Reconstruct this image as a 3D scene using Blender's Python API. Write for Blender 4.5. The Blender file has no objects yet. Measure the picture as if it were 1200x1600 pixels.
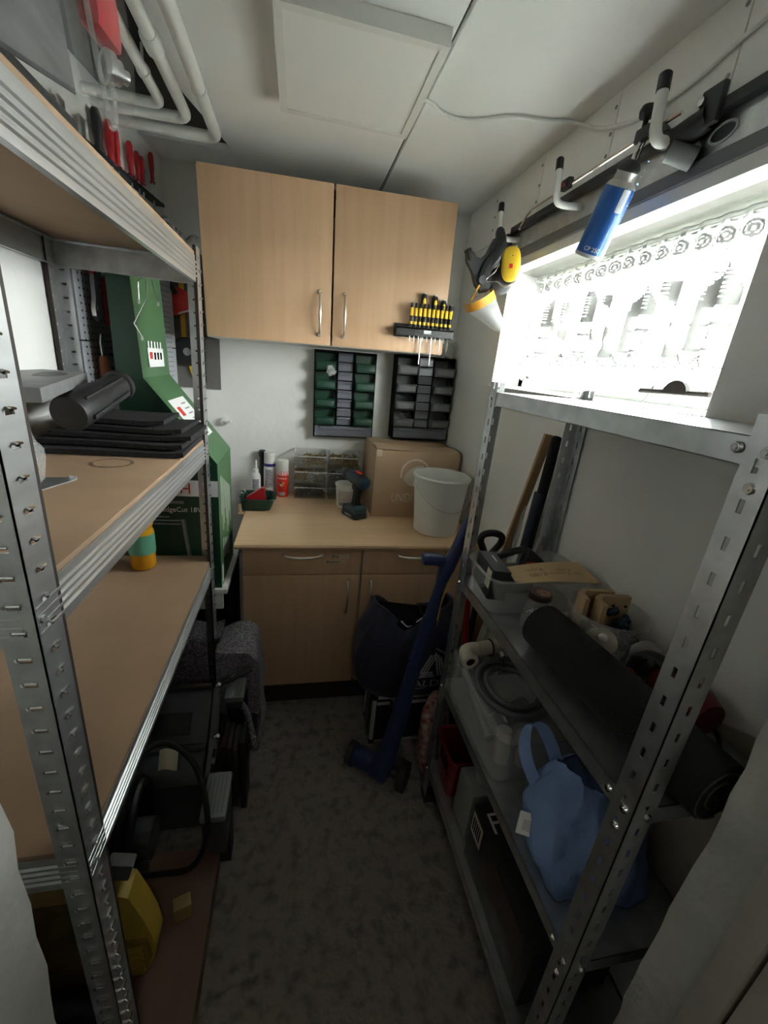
import bpy, bmesh, math, random
from mathutils import Vector as V, Matrix, Euler

random.seed(7)
PI = math.pi
S = bpy.context.scene
COL = S.collection

# ------------------------------------------------------------------ camera
cd = bpy.data.cameras.new('camera')
cam = bpy.data.objects.new('camera', cd)
COL.objects.link(cam)
RW = [(0.977, 0.024, 0.211), (-0.190, -0.341, 0.921), (0.094, -0.940, -0.329)]
Yc = V((466 - 600, 560 - 800, 648.39)).normalized()
Zc = -V((415 - 600, 2655 - 800, 648.39))
Zc = (Zc - Yc * Zc.dot(Yc)).normalized()
Xc = Yc.cross(Zc)
rm = Matrix(((Xc.x, -Xc.y, -Xc.z), (Yc.x, -Yc.y, -Yc.z), (Zc.x, -Zc.y, -Zc.z)))
cam.matrix_world = Matrix.Translation((0, 0, 1.61)) @ rm.to_4x4()
cd.sensor_width = 36.0
cd.sensor_fit = 'AUTO'
cd.lens = 36.0 * 648.39 / 1600.0
cd.clip_start = 0.02
S.camera = cam

# ------------------------------------------------------------------ world, light, exposure
w = bpy.data.worlds.new('overcast_sky')
S.world = w
w.use_nodes = True
nt = w.node_tree
bg = nt.nodes['Background']
bg.inputs[0].default_value = (1.0, 0.97, 0.985, 1)
bg.inputs[1].default_value = 26.0
pl = bpy.data.lights.new('window_portal', 'AREA')
pl.shape = 'RECTANGLE'
pl.size = 0.50
pl.size_y = 1.24
pl.cycles.is_portal = True
po = bpy.data.objects.new('window_portal', pl)
COL.objects.link(po)
po.location = (1.13, 1.28, 1.80)
po.rotation_euler = (0, PI / 2, 0)
S.view_settings.view_transform = 'Standard'
S.view_settings.look = 'None'
S.view_settings.gamma = 1.0
S.view_settings.use_curve_mapping = False
S.view_settings.exposure = 1.5
S.cycles.max_bounces = 12
S.cycles.diffuse_bounces = 7
S.cycles.transparent_max_bounces = 24
S.cycles.sample_clamp_indirect = 6.0
S.cycles.caustics_reflective = False
S.cycles.caustics_refractive = False

# ------------------------------------------------------------------ materials
MATS = {}


def mat(name, col, rough=0.5, metal=0.0, noise=0.0, nscale=20.0, stretch=(1, 1, 1), bump=0.0, bscale=None,
        col2=None, clear=None, spec=0.5, sheen=0.0, trans=None, emit=None, lo=0.35, hi=0.65, detail=4.0):
    """procedural surface: base colour varied by noise, optional bump; clear = share of see-through plastic"""
    m = bpy.data.materials.new(name)
    m.use_nodes = True
    t = m.node_tree
    N, L = t.nodes, t.links
    b = N['Principled BSDF']
    out = N['Material Output']
    b.inputs['Base Color'].default_value = (*col, 1)
    b.inputs['Roughness'].default_value = rough
    b.inputs['Metallic'].default_value = metal
    b.inputs['Specular IOR Level'].default_value = spec
    if sheen:
        b.inputs['Sheen Weight'].default_value = sheen
    tc = N.new('ShaderNodeTexCoord')
    mp = N.new('ShaderNodeMapping')
    mp.inputs['Scale'].default_value = stretch
    L.new(tc.outputs['Object'], mp.inputs[0])
    if noise or col2:
        n = N.new('ShaderNodeTexNoise')
        n.inputs['Scale'].default_value = nscale
        n.inputs['Detail'].default_value = detail
        L.new(mp.outputs[0], n.inputs[0])
        r = N.new('ShaderNodeValToRGB')
        c2 = col2 or tuple(max(0.0, c * (1 - noise)) for c in col)
        r.color_ramp.elements[0].color = (*c2, 1)
        r.color_ramp.elements[1].color = (*col, 1)
        r.color_ramp.elements[0].position = lo
        r.color_ramp.elements[1].position = hi
        L.new(n.outputs[0], r.inputs[0])
        L.new(r.outputs[0], b.inputs['Base Color'])
    if bump:
        n2 = N.new('ShaderNodeTexNoise')
        n2.inputs['Scale'].default_value = bscale or nscale * 2
        n2.inputs['Detail'].default_value = 3
        L.new(mp.outputs[0], n2.inputs[0])
        bp = N.new('ShaderNodeBump')
        bp.inputs['Strength'].default_value = bump
        bp.inputs['Distance'].default_value = 0.01
        L.new(n2.outputs[0], bp.inputs['Height'])
        L.new(bp.outputs[0], b.inputs['Normal'])
    if clear is not None:
        tr = N.new('ShaderNodeBsdfTransparent')
        tr.inputs[0].default_value = (*(trans or (1, 1, 1)), 1)
        mx = N.new('ShaderNodeMixShader')
        mx.inputs[0].default_value = clear
        L.new(b.outputs[0], mx.inputs[1])
        L.new(tr.outputs[0], mx.inputs[2])
        L.new(mx.outputs[0], out.inputs[0])
    if emit:
        b.inputs['Emission Color'].default_value = (*col, 1)
        b.inputs['Emission Strength'].default_value = emit
    MATS[name] = m
    return m


def wood_grain(name, c1, c2, axis='z', rough=0.42, scale=9.0):
    st = {'z': (1, 1, 0.06), 'x': (0.06, 1, 1), 'y': (1, 0.06, 1)}[axis]
    m = mat(name, c1, rough, noise=0.2, nscale=scale, stretch=st, col2=c2, lo=0.3, hi=0.7, detail=6)
    t = m.node_tree
    N, L = t.nodes, t.links
    # second, finer grain multiplied in
    mp = [n for n in N if n.type == 'MAPPING'][0]
    r = [n for n in N if n.type == 'VALTORGB'][0]
    n2 = N.new('ShaderNodeTexNoise')
    n2.inputs['Scale'].default_value = scale * 7
    n2.inputs['Detail'].default_value = 3
    L.new(mp.outputs[0], n2.inputs[0])
    r2 = N.new('ShaderNodeValToRGB')
    r2.color_ramp.elements[0].color = (0.93, 0.92, 0.90, 1)
    r2.color_ramp.elements[1].color = (1, 1, 1, 1)
    r2.color_ramp.elements[0].position = 0.35
    r2.color_ramp.elements[1].position = 0.6
    L.new(n2.outputs[0], r2.inputs[0])
    mx = N.new('ShaderNodeMix')
    mx.data_type = 'RGBA'
    mx.blend_type = 'MULTIPLY'
    mx.inputs[0].default_value = 1.0
    L.new(r.outputs[0], mx.inputs[6])
    L.new(r2.outputs[0], mx.inputs[7])
    L.new(mx.outputs[2], N['Principled BSDF'].inputs['Base Color'])
    return m


PLASTER = mat('white_plaster', (0.85, 0.85, 0.83), 0.85, noise=0.05, nscale=5, bump=0.12, bscale=30)
PLASTER_R = mat('rough_plaster', (0.62, 0.62, 0.58), 0.9, noise=0.12, nscale=9, bump=0.6, bscale=22)
CEIL = mat('ceiling_paint', (0.88, 0.88, 0.87), 0.8, noise=0.05, nscale=3, bump=0.05, bscale=8)
GROOVE = mat('dark_gap', (0.04, 0.038, 0.035), 0.9)
PAINTW = mat('white_gloss_paint', (0.78, 0.79, 0.76), 0.35, noise=0.05, nscale=14, bump=0.06)
FLOORM = mat('bare_concrete', (0.235, 0.21, 0.185), 0.75, noise=0.3, nscale=26, bump=0.6, bscale=70, col2=(0.13, 0.115, 0.10), lo=0.33, hi=0.52, detail=10)
GALV = mat('galvanised_steel', (0.62, 0.64, 0.65), 0.32, 0.9, noise=0.18, nscale=26, bump=0.04, bscale=40)
GALV_L = mat('brushed_galvanised_steel', (0.66, 0.68, 0.69), 0.36, 0.85, noise=0.22, nscale=30, stretch=(1, 0.05, 1), bump=0.02)
GALV_D = mat('dull_galvanised_steel', (0.44, 0.46, 0.46), 0.42, 0.8, noise=0.2, nscale=30)
CHROME = mat('chrome', (0.75, 0.75, 0.74), 0.15, 1.0)
STEEL = mat('tool_steel', (0.52, 0.52, 0.51), 0.3, 1.0, noise=0.1, nscale=40)
NICKEL = mat('brushed_nickel', (0.78, 0.73, 0.65), 0.3, 1.0)
MDF = mat('brown_fibreboard', (0.40, 0.265, 0.165), 0.7, noise=0.12, nscale=6, bump=0.02, bscale=90)
MDF_E = mat('fibreboard_edge', (0.30, 0.20, 0.12), 0.8, noise=0.1)
BEECH = wood_grain('beech_laminate', (0.64, 0.415, 0.255), (0.58, 0.37, 0.22), 'z', scale=5)
BEECH_T = wood_grain('beech_worktop', (0.74, 0.515, 0.325), (0.66, 0.44, 0.26), 'x', 0.32, scale=6)
BEECH_E = mat('white_cabinet_board', (0.74, 0.72, 0.68), 0.5)
CARD = mat('corrugated_cardboard', (0.50, 0.345, 0.225), 0.8, noise=0.07, nscale=5, bump=0.02, bscale=120)
CARD_D = mat('cardboard_inside', (0.33, 0.21, 0.12), 0.85)
PRINT_W = mat('pale_print', (0.66, 0.60, 0.53), 0.7)
KRAFT = mat('kraft_card', (0.56, 0.40, 0.22), 0.8, noise=0.06, nscale=12)
BLACKP = mat('black_plastic', (0.018, 0.018, 0.019), 0.5, noise=0.1, nscale=40)
BLACKM = mat('black_foam', (0.026, 0.026, 0.027), 0.95, noise=0.45, nscale=140, bump=0.5, bscale=260)
MATTBLACK = mat('matt_black_frame', (0.010, 0.010, 0.011), 0.9, spec=0.12)
BLACKR = mat('black_rubber', (0.012, 0.012, 0.013), 0.55)
DGREYP = mat('dark_grey_plastic', (0.055, 0.058, 0.062), 0.45, noise=0.1, nscale=60)
GREYP = mat('grey_plastic', (0.14, 0.145, 0.15), 0.45)
LGREYP = mat('light_grey_plastic', (0.50, 0.51, 0.52), 0.4)
WHITEP = mat('white_plastic', (0.76, 0.76, 0.73), 0.35, noise=0.04, nscale=12)
OFFW = mat('cream_plastic', (0.66, 0.60, 0.49), 0.4, noise=0.06)
WHITE = mat('white_print', (0.82, 0.82, 0.82), 0.5)
INK = mat('black_ink', (0.008, 0.008, 0.008), 1.0, spec=0.05)
GREYINK = mat('grey_ink', (0.25, 0.25, 0.26), 0.6)
REDP = mat('red_plastic', (0.42, 0.015, 0.02), 0.32, noise=0.08)
REDB = mat('bright_red_plastic', (0.62, 0.025, 0.015), 0.4)
DRED = mat('dark_red_plastic', (0.17, 0.012, 0.016), 0.4)
DOORRED = mat('dark_red_door_paint', (0.06, 0.008, 0.008), 0.5)
YEL = mat('yellow_plastic', (0.80, 0.52, 0.03), 0.4, noise=0.05)
YELD = mat('dull_yellow_plastic', (0.62, 0.43, 0.06), 0.5, noise=0.1)
AMBER = mat('amber_plastic', (0.62, 0.29, 0.03), 0.35, noise=0.15, nscale=30)
NAVY = mat('navy_nylon', (0.024, 0.028, 0.056), 0.6, noise=0.2, nscale=12, bump=0.15, bscale=30, sheen=0.1)
BLUEP = mat('blue_plastic', (0.022, 0.036, 0.110), 0.4, noise=0.12, nscale=18)
CANBLUE = mat('blue_can_paint', (0.02, 0.10, 0.36), 0.28, metal=0.25, noise=0.06)
PALEBLUE = mat('pale_blue_print', (0.25, 0.42, 0.72), 0.4)
TEAL = mat('drill_teal', (0.012, 0.04, 0.06), 0.45, noise=0.15, nscale=50)
GREENB = mat('green_bin_plastic', (0.011, 0.052, 0.031), 0.38, noise=0.08)
GREENC = mat('green_carton_print', (0.016, 0.11, 0.042), 0.38, noise=0.08, nscale=4)
GREENL = mat('light_green_carton_print', (0.065, 0.16, 0.065), 0.45, noise=0.18, nscale=3)
GREEND = mat('dark_green_carton_print', (0.008, 0.048, 0.024), 0.42, noise=0.1, nscale=4)
PANEL = mat('lamp_diffuser', (0.82, 0.82, 0.80), 0.45)
SMOKE = mat('smoked_clear_plastic', (0.30, 0.31, 0.35), 0.12, clear=0.45, trans=(0.8, 0.8, 0.85))
CLEAR = mat('clear_plastic', (0.75, 0.77, 0.76), 0.14, clear=0.72, noise=0.1)
MILKY = mat('milky_clear_plastic', (0.74, 0.76, 0.75), 0.25, clear=0.76, noise=0.1)
FOIL = mat('clear_film', (0.72, 0.73, 0.73), 0.12, clear=0.66, bump=0.9, bscale=90)
CLEARBOX = mat('dusty_clear_plastic', (0.55, 0.55, 0.53), 0.12, clear=0.92, trans=(0.97, 0.97, 0.96))
CLEARX = mat('thin_clear_plastic', (0.75, 0.77, 0.76), 0.1, clear=0.93)
FOAMD = mat('dark_foam_roll', (0.011, 0.011, 0.0115), 0.95, noise=0.3, nscale=140, bump=0.3, bscale=260)
PANE = mat('window_glass', (0.9, 0.95, 0.93), 0.02, clear=0.92, trans=(0.93, 0.97, 0.95))
OILM = mat('yellow_oil', (0.70, 0.36, 0.02), 0.08, clear=0.35, trans=(0.9, 0.6, 0.1))
LABELG = mat('green_oil_label', (0.10, 0.30, 0.20), 0.4)
FELT = mat('grey_moving_blanket', (0.36, 0.33, 0.36), 0.95, noise=0.6, nscale=120, detail=8, bump=0.8, bscale=160, col2=(0.16, 0.145, 0.19), lo=0.4, hi=0.62)
BLUECLOTH = mat('blue_woven_bag', (0.22, 0.34, 0.62), 0.8, noise=0.12, nscale=14, bump=0.2, bscale=160)
BROWNBOX = mat('reddish_brown_board', (0.17, 0.09, 0.065), 0.7, noise=0.15, nscale=8)
DBROWN = mat('dark_brown_wood', (0.035, 0.024, 0.02), 0.7, noise=0.3)
WOODP = wood_grain('pine_wood', (0.52, 0.33, 0.17), (0.42, 0.25, 0.12), 'z', 0.6, 14)
PLY = mat('beech_ply', (0.50, 0.34, 0.19), 0.6, noise=0.1, nscale=20)
BRASSY = mat('brass_screws', (0.50, 0.33, 0.14), 0.3, 0.8, noise=0.5, nscale=90)
ZINC = mat('zinc_screws', (0.58, 0.57, 0.54), 0.28, 0.8, noise=0.4, nscale=90)
SKIN = mat('orange_brush', (0.52, 0.17, 0.08), 0.6, noise=0.15)
PEG = mat('grey_pegboard', (0.46, 0.48, 0.52), 0.5)
MOSS = mat('mossy_grass', (0.16, 0.26, 0.16), 0.95, noise=0.5, nscale=60, bump=0.8)
PAVE = mat('pale_paving', (0.55, 0.56, 0.58), 0.9, noise=0.15, nscale=8)
HOSEG = mat('grey_hose', (0.13, 0.135, 0.14), 0.5, noise=0.1)
REDNET = mat('red_net_plastic', (0.40, 0.06, 0.06), 0.35, clear=0.25, noise=0.7, nscale=45, col2=(0.65, 0.55, 0.52))
STAIN = mat('oil_stain', (0.06, 0.055, 0.045), 0.5, noise=0.4, nscale=40)


def lace_material(name, clear, col, through=0.45):
    m = bpy.data.materials.new(name)
    m.use_nodes = True
    t = m.node_tree
    N, L = t.nodes, t.links
    N.remove(N['Principled BSDF'])
    d = N.new('ShaderNodeBsdfDiffuse')
    d.inputs[0].default_value = (*col, 1)
    tl = N.new('ShaderNodeBsdfTranslucent')
    tl.inputs[0].default_value = (*col, 1)
    a = N.new('ShaderNodeMixShader')
    a.inputs[0].default_value = through
    L.new(d.outputs[0], a.inputs[1])
    L.new(tl.outputs[0], a.inputs[2])
    tr = N.new('ShaderNodeBsdfTransparent')
    b = N.new('ShaderNodeMixShader')
    b.inputs[0].default_value = clear
    L.new(a.outputs[0], b.inputs[1])
    L.new(tr.outputs[0], b.inputs[2])
    L.new(b.outputs[0], N['Material Output'].inputs[0])
    return m


LACE = lace_material('net_curtain', 0.55, (0.9, 0.9, 0.88))
LACE_D = lace_material('woven_lace_motif', 0.0, (0.34, 0.34, 0.33), 0.006)


# ------------------------------------------------------------------ mesh helpers
def basis(d):
    d = V(d).normalized()
    a = V((0, 0, 1)) if abs(d.z) < 0.9 else V((1, 0, 0))
    u = d.cross(a).normalized()
    return u, d.cross(u).normalized(), d


def rotm(rx=0, ry=0, rz=0):
    return Euler((rx, ry, rz)).to_matrix()


class MB:
    def __init__(self):
        self.v, self.f = [], []

    def add(self, vs, fs):
        o = len(self.v)
        self.v += [tuple(p) for p in vs]
        self.f += [tuple(i + o for i in f) for f in fs]
        return self

    def box(self, x0, x1, y0, y1, z0, z1, M=None, bev=0.0):
        if bev:
            bm = bmesh.new()
            bmesh.ops.create_cube(bm, size=1)
            bmesh.ops.scale(bm, vec=(x1 - x0, y1 - y0, z1 - z0), verts=bm.verts)
            bmesh.ops.bevel(bm, geom=bm.edges[:], offset=bev, segments=2, profile=0.6, affect='EDGES')
            c = V(((x0 + x1) / 2, (y0 + y1) / 2, (z0 + z1) / 2))
            vs = [v.co + c for v in bm.verts]
            bm.verts.index_update()
            fs = [[v.index for v in f.verts] for f in bm.faces]
            bm.free()
        else:
            vs = [V((x, y, z)) for z in (z0, z1) for y in (y0, y1) for x in (x0, x1)]
            fs = [(0, 2, 3, 1), (4, 5, 7, 6), (0, 1, 5, 4), (2, 6, 7, 3), (0, 4, 6, 2), (1, 3, 7, 5)]
        if M is not None:
            vs = [M @ v for v in vs]
        return self.add(vs, fs)

    def obox(self, c, s, R=None, bev=0.0):
        """box of size s centred at c, turned by matrix R"""
        M = Matrix.Translation(c) @ (R.to_4x4() if R is not None else Matrix.Identity(4))
        return self.box(-s[0] / 2, s[0] / 2, -s[1] / 2, s[1] / 2, -s[2] / 2, s[2] / 2, M, bev)

    def bar(self, p0, p1, wd, th, up=(0, 0, 1), bev=0.0):
        """flat bar from p0 to p1, wd across, th along up"""
        p0, p1 = V(p0), V(p1)
        d = (p1 - p0).normalized()
        s = d.cross(V(up)).normalized()
        u = s.cross(d).normalized()
        R = Matrix((d, s, u)).transposed()
        return self.obox((p0 + p1) / 2, ((p1 - p0).length, wd, th), R, bev)

    def tube(self, pts, r, seg=8, closed=False, caps=True):
        pts = [V(p) for p in pts]
        n = len(pts)
        rs = r if isinstance(r, (list, tuple)) else [r] * n
        vs, fs = [], []
        u = None
        for i, p in enumerate(pts):
            a = pts[i - 1] if (i > 0 or closed) else p
            b = pts[(i + 1) % n] if (i < n - 1 or closed) else p
            d = (b - a).normalized()
            if u is None:
                u, w_, _ = basis(d)
            else:
                u = (u - d * u.dot(d))
                u = u.normalized() if u.length > 1e-6 else basis(d)[0]
                w_ = d.cross(u)
            for k in range(seg):
                t = 2 * PI * k / seg
                vs.append(p + (u * math.cos(t) + w_ * math.sin(t)) * rs[i])
        m = n if closed else n - 1
        for i in range(m):
            j = (i + 1) % n
            for k in range(seg):
                l = (k + 1) % seg
                fs.append((i * seg + k, i * seg + l, j * seg + l, j * seg + k))
        if caps and not closed:
            fs.append(tuple(range(seg))[::-1])
            fs.append(tuple((n - 1) * seg + k for k in range(seg)))
        return self.add(vs, fs)

    def cyl(self, p0, p1, r0, r1=None, seg=16):
        return self.tube([p0, p1], [r0, r0 if r1 is None else r1], seg)

    def lathe(self, prof, c=(0, 0, 0), seg=24, M=None, sx=1.0, sy=1.0, a0=0.0, a1=2 * PI):
        vs, fs = [], []
        full = abs(a1 - a0 - 2 * PI) < 1e-6
        ns = seg if full else seg + 1
        for r, z in prof:
            for k in range(ns):
                t = a0 + (a1 - a0) * k / seg
                p = V((r * math.cos(t) * sx, r * math.sin(t) * sy, z))
                p = (M @ p if M is not None else p) + V(c)
                vs.append(p)
        for i in range(len(prof) - 1):
            for k in range(seg):
                l = (k + 1) % ns
                fs.append((i * ns + k, i * ns + l, (i + 1) * ns + l, (i + 1) * ns + k))
        if full:
            if prof[0][0] > 1e-4 and prof[0][0] < 1e3:
                fs.append(tuple(range(ns))[::-1])
            if prof[-1][0] > 1e-4:
                fs.append(tuple((len(prof) - 1) * ns + k for k in range(ns)))
        return self.add(vs, fs)

    def openlathe(self, prof, c=(0, 0, 0), seg=24, M=None):
        """lathe without end caps (for vessels whose profile goes down inside)"""
        vs, fs = [], []
        for r, z in prof:
            for k in range(seg):
                t = 2 * PI * k / seg
                p = V((r * math.cos(t), r * math.sin(t), z))
                vs.append((M @ p if M is not None else p) + V(c))
        for i in range(len(prof) - 1):
            for k in range(seg):
                l = (k + 1) % seg
                fs.append((i * seg + k, i * seg + l, (i + 1) * seg + l, (i + 1) * seg + k))
        return self.add(vs, fs)

    def prism(self, poly, h0, h1, plane='xy', M=None):
        n = len(poly)
        f = {'xy': lambda a, b, h: (a, b, h), 'xz': lambda a, b, h: (a, h, b), 'yz': lambda a, b, h: (h, a, b)}[plane]
        vs = [V(f(a, b, h)) for h in (h0, h1) for a, b in poly]
        if M is not None:
            vs = [M @ v for v in vs]
        fs = [tuple(range(n))[::-1], tuple(range(n, 2 * n))]
        for i in range(n):
            j = (i + 1) % n
            fs.append((i, j, n + j, n + i))
        return self.add(vs, fs)

    def grid(self, nu, nv, fn, thick=0.0, up=None):
        vs = [V(fn(i / nu, j / nv)) for j in range(nv + 1) for i in range(nu + 1)]
        q = lambda i, j: j * (nu + 1) + i
        fs = [(q(i, j), q(i + 1, j), q(i + 1, j + 1), q(i, j + 1)) for j in range(nv) for i in range(nu)]
        if thick:
            n = len(vs)
            vs2 = [v - V(up) * thick for v in vs]
            fs2 = [tuple(a + n for a in f)[::-1] for f in fs]
            rim = [q(i, 0) for i in range(nu + 1)] + [q(nu, j) for j in range(1, nv + 1)] + \
                  [q(i, nv) for i in range(nu - 1, -1, -1)] + [q(0, j) for j in range(nv - 1, 0, -1)]
            e = [(rim[k], rim[k - 1], rim[k - 1] + n, rim[k] + n) for k in range(len(rim))]
            return self.add(vs + vs2, fs + fs2 + e)
        return self.add(vs, fs)

    def blob(self, c, s, nu=18, nv=12, bumpy=0.0, seed=0, R=None, power=1.0):
        """closed rounded lump (superellipsoid); power<1 makes it boxier"""
        rnd = random.Random(seed)
        ph = [rnd.uniform(0, 6.28) for _ in range(6)]
        sg = lambda x: math.copysign(abs(x) ** power, x)
        vs, fs = [], []
        for j in range(nv + 1):
            b = -PI / 2 + PI * j / nv
            for i in range(nu):
                a = 2 * PI * i / nu
                k = 1 + bumpy * (math.sin(3 * a + ph[0]) * math.cos(2 * b + ph[1]) + 0.6 * math.sin(5 * a + ph[2] + 3 * b) + 0.4 * math.sin(7 * b + ph[3] + a))
                p = V((sg(math.cos(b)) * sg(math.cos(a)) * s[0] * k, sg(math.cos(b)) * sg(math.sin(a)) * s[1] * k, sg(math.sin(b)) * s[2] * k))
                vs.append((R @ p if R is not None else p) + V(c))
        for j in range(nv):
            for i in range(nu):
                l = (i + 1) % nu
                fs.append((j * nu + i, j * nu + l, (j + 1) * nu + l, (j + 1) * nu + i))
        return self.add(vs, fs)

    def mesh(self, name, off=None, smooth=35):
        me = bpy.data.meshes.new(name)
        vs = self.v if off is None else [(a - off[0], b - off[1], c - off[2]) for a, b, c in self.v]
        me.from_pydata(vs, [], self.f)
        bm = bmesh.new()
        bm.from_mesh(me)
        bmesh.ops.remove_doubles(bm, verts=bm.verts, dist=1e-6)
        bmesh.ops.recalc_face_normals(bm, faces=bm.faces)
        bm.to_mesh(me)
        bm.free()
        if smooth:
            me.polygons.foreach_set('use_smooth', [True] * len(me.polygons))
            me.set_sharp_from_angle(angle=math.radians(smooth))
        return me


def root_of(o):
    while o.parent is not None:
        o = o.parent
    return o


def obj(name, mb, m, parent=None, local=False, smooth=35):
    """link the builder as ONE mesh object. World coordinates unless local; a child keeps its thing's frame"""
    off = None
    if parent is not None and not local:
        off = root_of(parent).location
    if parent is None:
        xs, ys, zs = zip(*mb.v)
        off = ((min(xs) + max(xs)) / 2, (min(ys) + max(ys)) / 2, min(zs))
    me = mb.mesh(name, off, smooth)
    me.materials.append(m)
    o = bpy.data.objects.new(name, me)
    COL.objects.link(o)
    if parent is None:
        o.location = off
    else:
        o.parent = parent
    return o


def tag(o, label, cat, group=None):
    o['label'] = label
    o['category'] = cat
    if group:
        o['group'] = group
    return o


def thing(name, label, cat, loc=(0, 0, 0), rot=(0, 0, 0), group=None):
    o = bpy.data.objects.new(name, None)
    o.empty_display_size = 0.05
    COL.objects.link(o)
    o.location = loc
    o.rotation_euler = rot
    return tag(o, label, cat, group)


def struct(name, mb, m, smooth=35):
    o = obj(name, mb, m, smooth=smooth)
    o['kind'] = 'structure'
    return o


def dup(root, loc, rot=None, label=None):
    r = root.copy()
    COL.objects.link(r)
    r.location = loc
    if rot is not None:
        r.rotation_euler = rot
    if label:
        r['label'] = label
    for ch in list(root.children):
        c = ch.copy()
        COL.objects.link(c)
        c.parent = r
        for g in ch.children:
            d = g.copy()
            COL.objects.link(d)
            d.parent = c
    return r


def text_verts(s, size):
    cu = bpy.data.curves.new('lettering', 'FONT')
    cu.body = s
    cu.size = size
    cu.resolution_u = 3
    cu.align_x = 'CENTER'
    o = bpy.data.objects.new('lettering', cu)
    COL.objects.link(o)
    me = bpy.data.meshes.new_from_object(o)
    vs = [V(v.co) for v in me.vertices]
    fs = [tuple(p.vertices) for p in me.polygons]
    bpy.data.objects.remove(o)
    bpy.data.curves.remove(cu)
    bpy.data.meshes.remove(me)
    return vs, fs


def letters(mb, s, size, o, right=(1, 0, 0), up=(0, 0, 1), sx=1.0, shear=0.0):
    vs, fs = text_verts(s, size)
    r, u = V(right).normalized(), V(up).normalized()
    mb.add([V(o) + r * (v.x * sx + shear * v.y) + u * v.y for v in vs], fs)
    return mb


def letters_round(mb, s, size, c, rad, z, ang, sx=1.0, M=None):
    """flat print wrapped round an upright cylinder"""
    vs, fs = text_verts(s, size)
    out = []
    for v in vs:
        a = ang + v.x * sx / rad
        p = V((rad * math.cos(a), rad * math.sin(a), z + v.y))
        out.append((M @ p if M is not None else p) + V(c))
    mb.add(out, fs)
    return mb


def arc(c, r, a0, a1, n, plane='xy'):
    ps = []
    for i in range(n + 1):
        t = a0 + (a1 - a0) * i / n
        a, b = r * math.cos(t), r * math.sin(t)
        ps.append(V(c) + {'xy': V((a, b, 0)), 'xz': V((a, 0, b)), 'yz': V((0, a, b))}[plane])
    return ps


def spline(pts, n=6):
    pts = [V(p) for p in pts]
    out = []
    for i in range(len(pts) - 1):
        p0 = pts[max(i - 1, 0)]
        p1, p2 = pts[i], pts[i + 1]
        p3 = pts[min(i + 2, len(pts) - 1)]
        for k in range(n):
            t = k / n
            out.append(0.5 * ((2 * p1) + (p2 - p0) * t + (2 * p0 - 5 * p1 + 4 * p2 - p3) * t * t + (3 * p1 - p0 - 3 * p2 + p3) * t ** 3))
    out.append(pts[-1])
    return out


# ================================================================== SETTING
ZC = 2.37      # ceiling
XR = 0.84      # right wall
YB = 2.35      # back wall
XL = -0.705    # left wall
struct('floor', MB().box(-1.3, 1.7, -1.8, 2.55, -0.12, 0), FLOORM)
ceil_ = struct('ceiling', MB().box(-1.3, 1.7, -1.8, 2.55, ZC + 0.03, ZC + 0.13), CEIL)
# two ceiling boards, a gap between them and a cut-out beside the pipes
obj('panel', MB().prism([(-0.275, 2.36), (-0.275, 2.15), (-0.40, 1.72), (-0.40, 1.1), (-0.24, 1.1), (-0.24, -1.7), (0.346, -1.7), (0.346, 2.36)], ZC, ZC + 0.03), CEIL, ceil_)
obj('panel', MB().box(0.358, 0.86, -1.7, 2.36, ZC, ZC + 0.03), CEIL, ceil_)
obj('panel', MB().box(-0.72, -0.275, 2.155, 2.36, ZC, ZC + 0.03), CEIL, ceil_)
obj('joint_strip', MB().box(0.346, 0.358, -1.7, 2.36, ZC + 0.02, ZC + 0.031), GROOVE, ceil_)
obj('pipe_recess', MB().box(-0.74, -0.272, 1.0, 2.16, ZC + 0.022, ZC + 0.031), GROOVE, ceil_)
struct('wall_back', MB().box(-1.0, 1.2, YB, YB + 0.12, 0, ZC + 0.03), PLASTER)
struct('wall_left', MB().prism([(XL, 0.15), (XL, 1.5), (-0.60, YB + 0.02), (-0.95, YB + 0.02), (-0.95, 0.15)], 0, ZC + 0.03), PLASTER)
OZ0, OZ1, OY0, OY1 = 1.572, 2.035, 0.745, 1.795
wr = MB()
wr.box(XR, 1.12, 0.15, YB + 0.02, 0, OZ0)
wr.box(XR, 1.12, 0.15, YB + 0.02, OZ1, ZC + 0.03)
wr.prism([(XR, 0.15), (XR, OY0), (1.0, 0.70), (1.12, 0.70), (1.12, 0.15)], OZ0, OZ1)
wr.prism([(XR, OY1), (XR, YB + 0.02), (1.12, YB + 0.02), (1.12, 1.87), (1.0, 1.87)], OZ0, OZ1)
wall_r = struct('wall_right', wr, PLASTER)
# boards screwed to the wall above the window
jy = [2.34, 2.02, 1.655, 1.285, 0.925, 0.56, 0.30]
for a, b in zip(jy[:-1], jy[1:]):
    obj('panel', MB().box(XR - 0.008, XR, b + 0.002, a - 0.002, 2.175, ZC - 0.002), PLASTER, wall_r)
sc_ = MB()
for y in jy[1:-1]:
    for z in (2.335, 2.275, 2.225):
        sc_.cyl((XR - 0.008, y + 0.012, z), (XR - 0.0095, y + 0.012, z), 0.005, seg=8)
obj('screw', sc_, GREYINK, wall_r)['kind'] = 'stuff'
obj('sill', MB().prism([(XR - 0.012, OZ0), (1.0, OZ0), (1.0, OZ0 + 0.012), (XR - 0.012, OZ0 + 0.004)], OY0 + 0.001, OY1 + 0.05, 'xz'), PAINTW, wall_r)
obj('soffit', MB().box(0.902, 1.0, OY0 - .02, 1.86, OZ1 - .003, OZ1), mat('soffit_shade_grey', (.26, .25, .23), .9, noise=.15), wall_r)  # shade under the lintel is put into this darker grey
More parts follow.
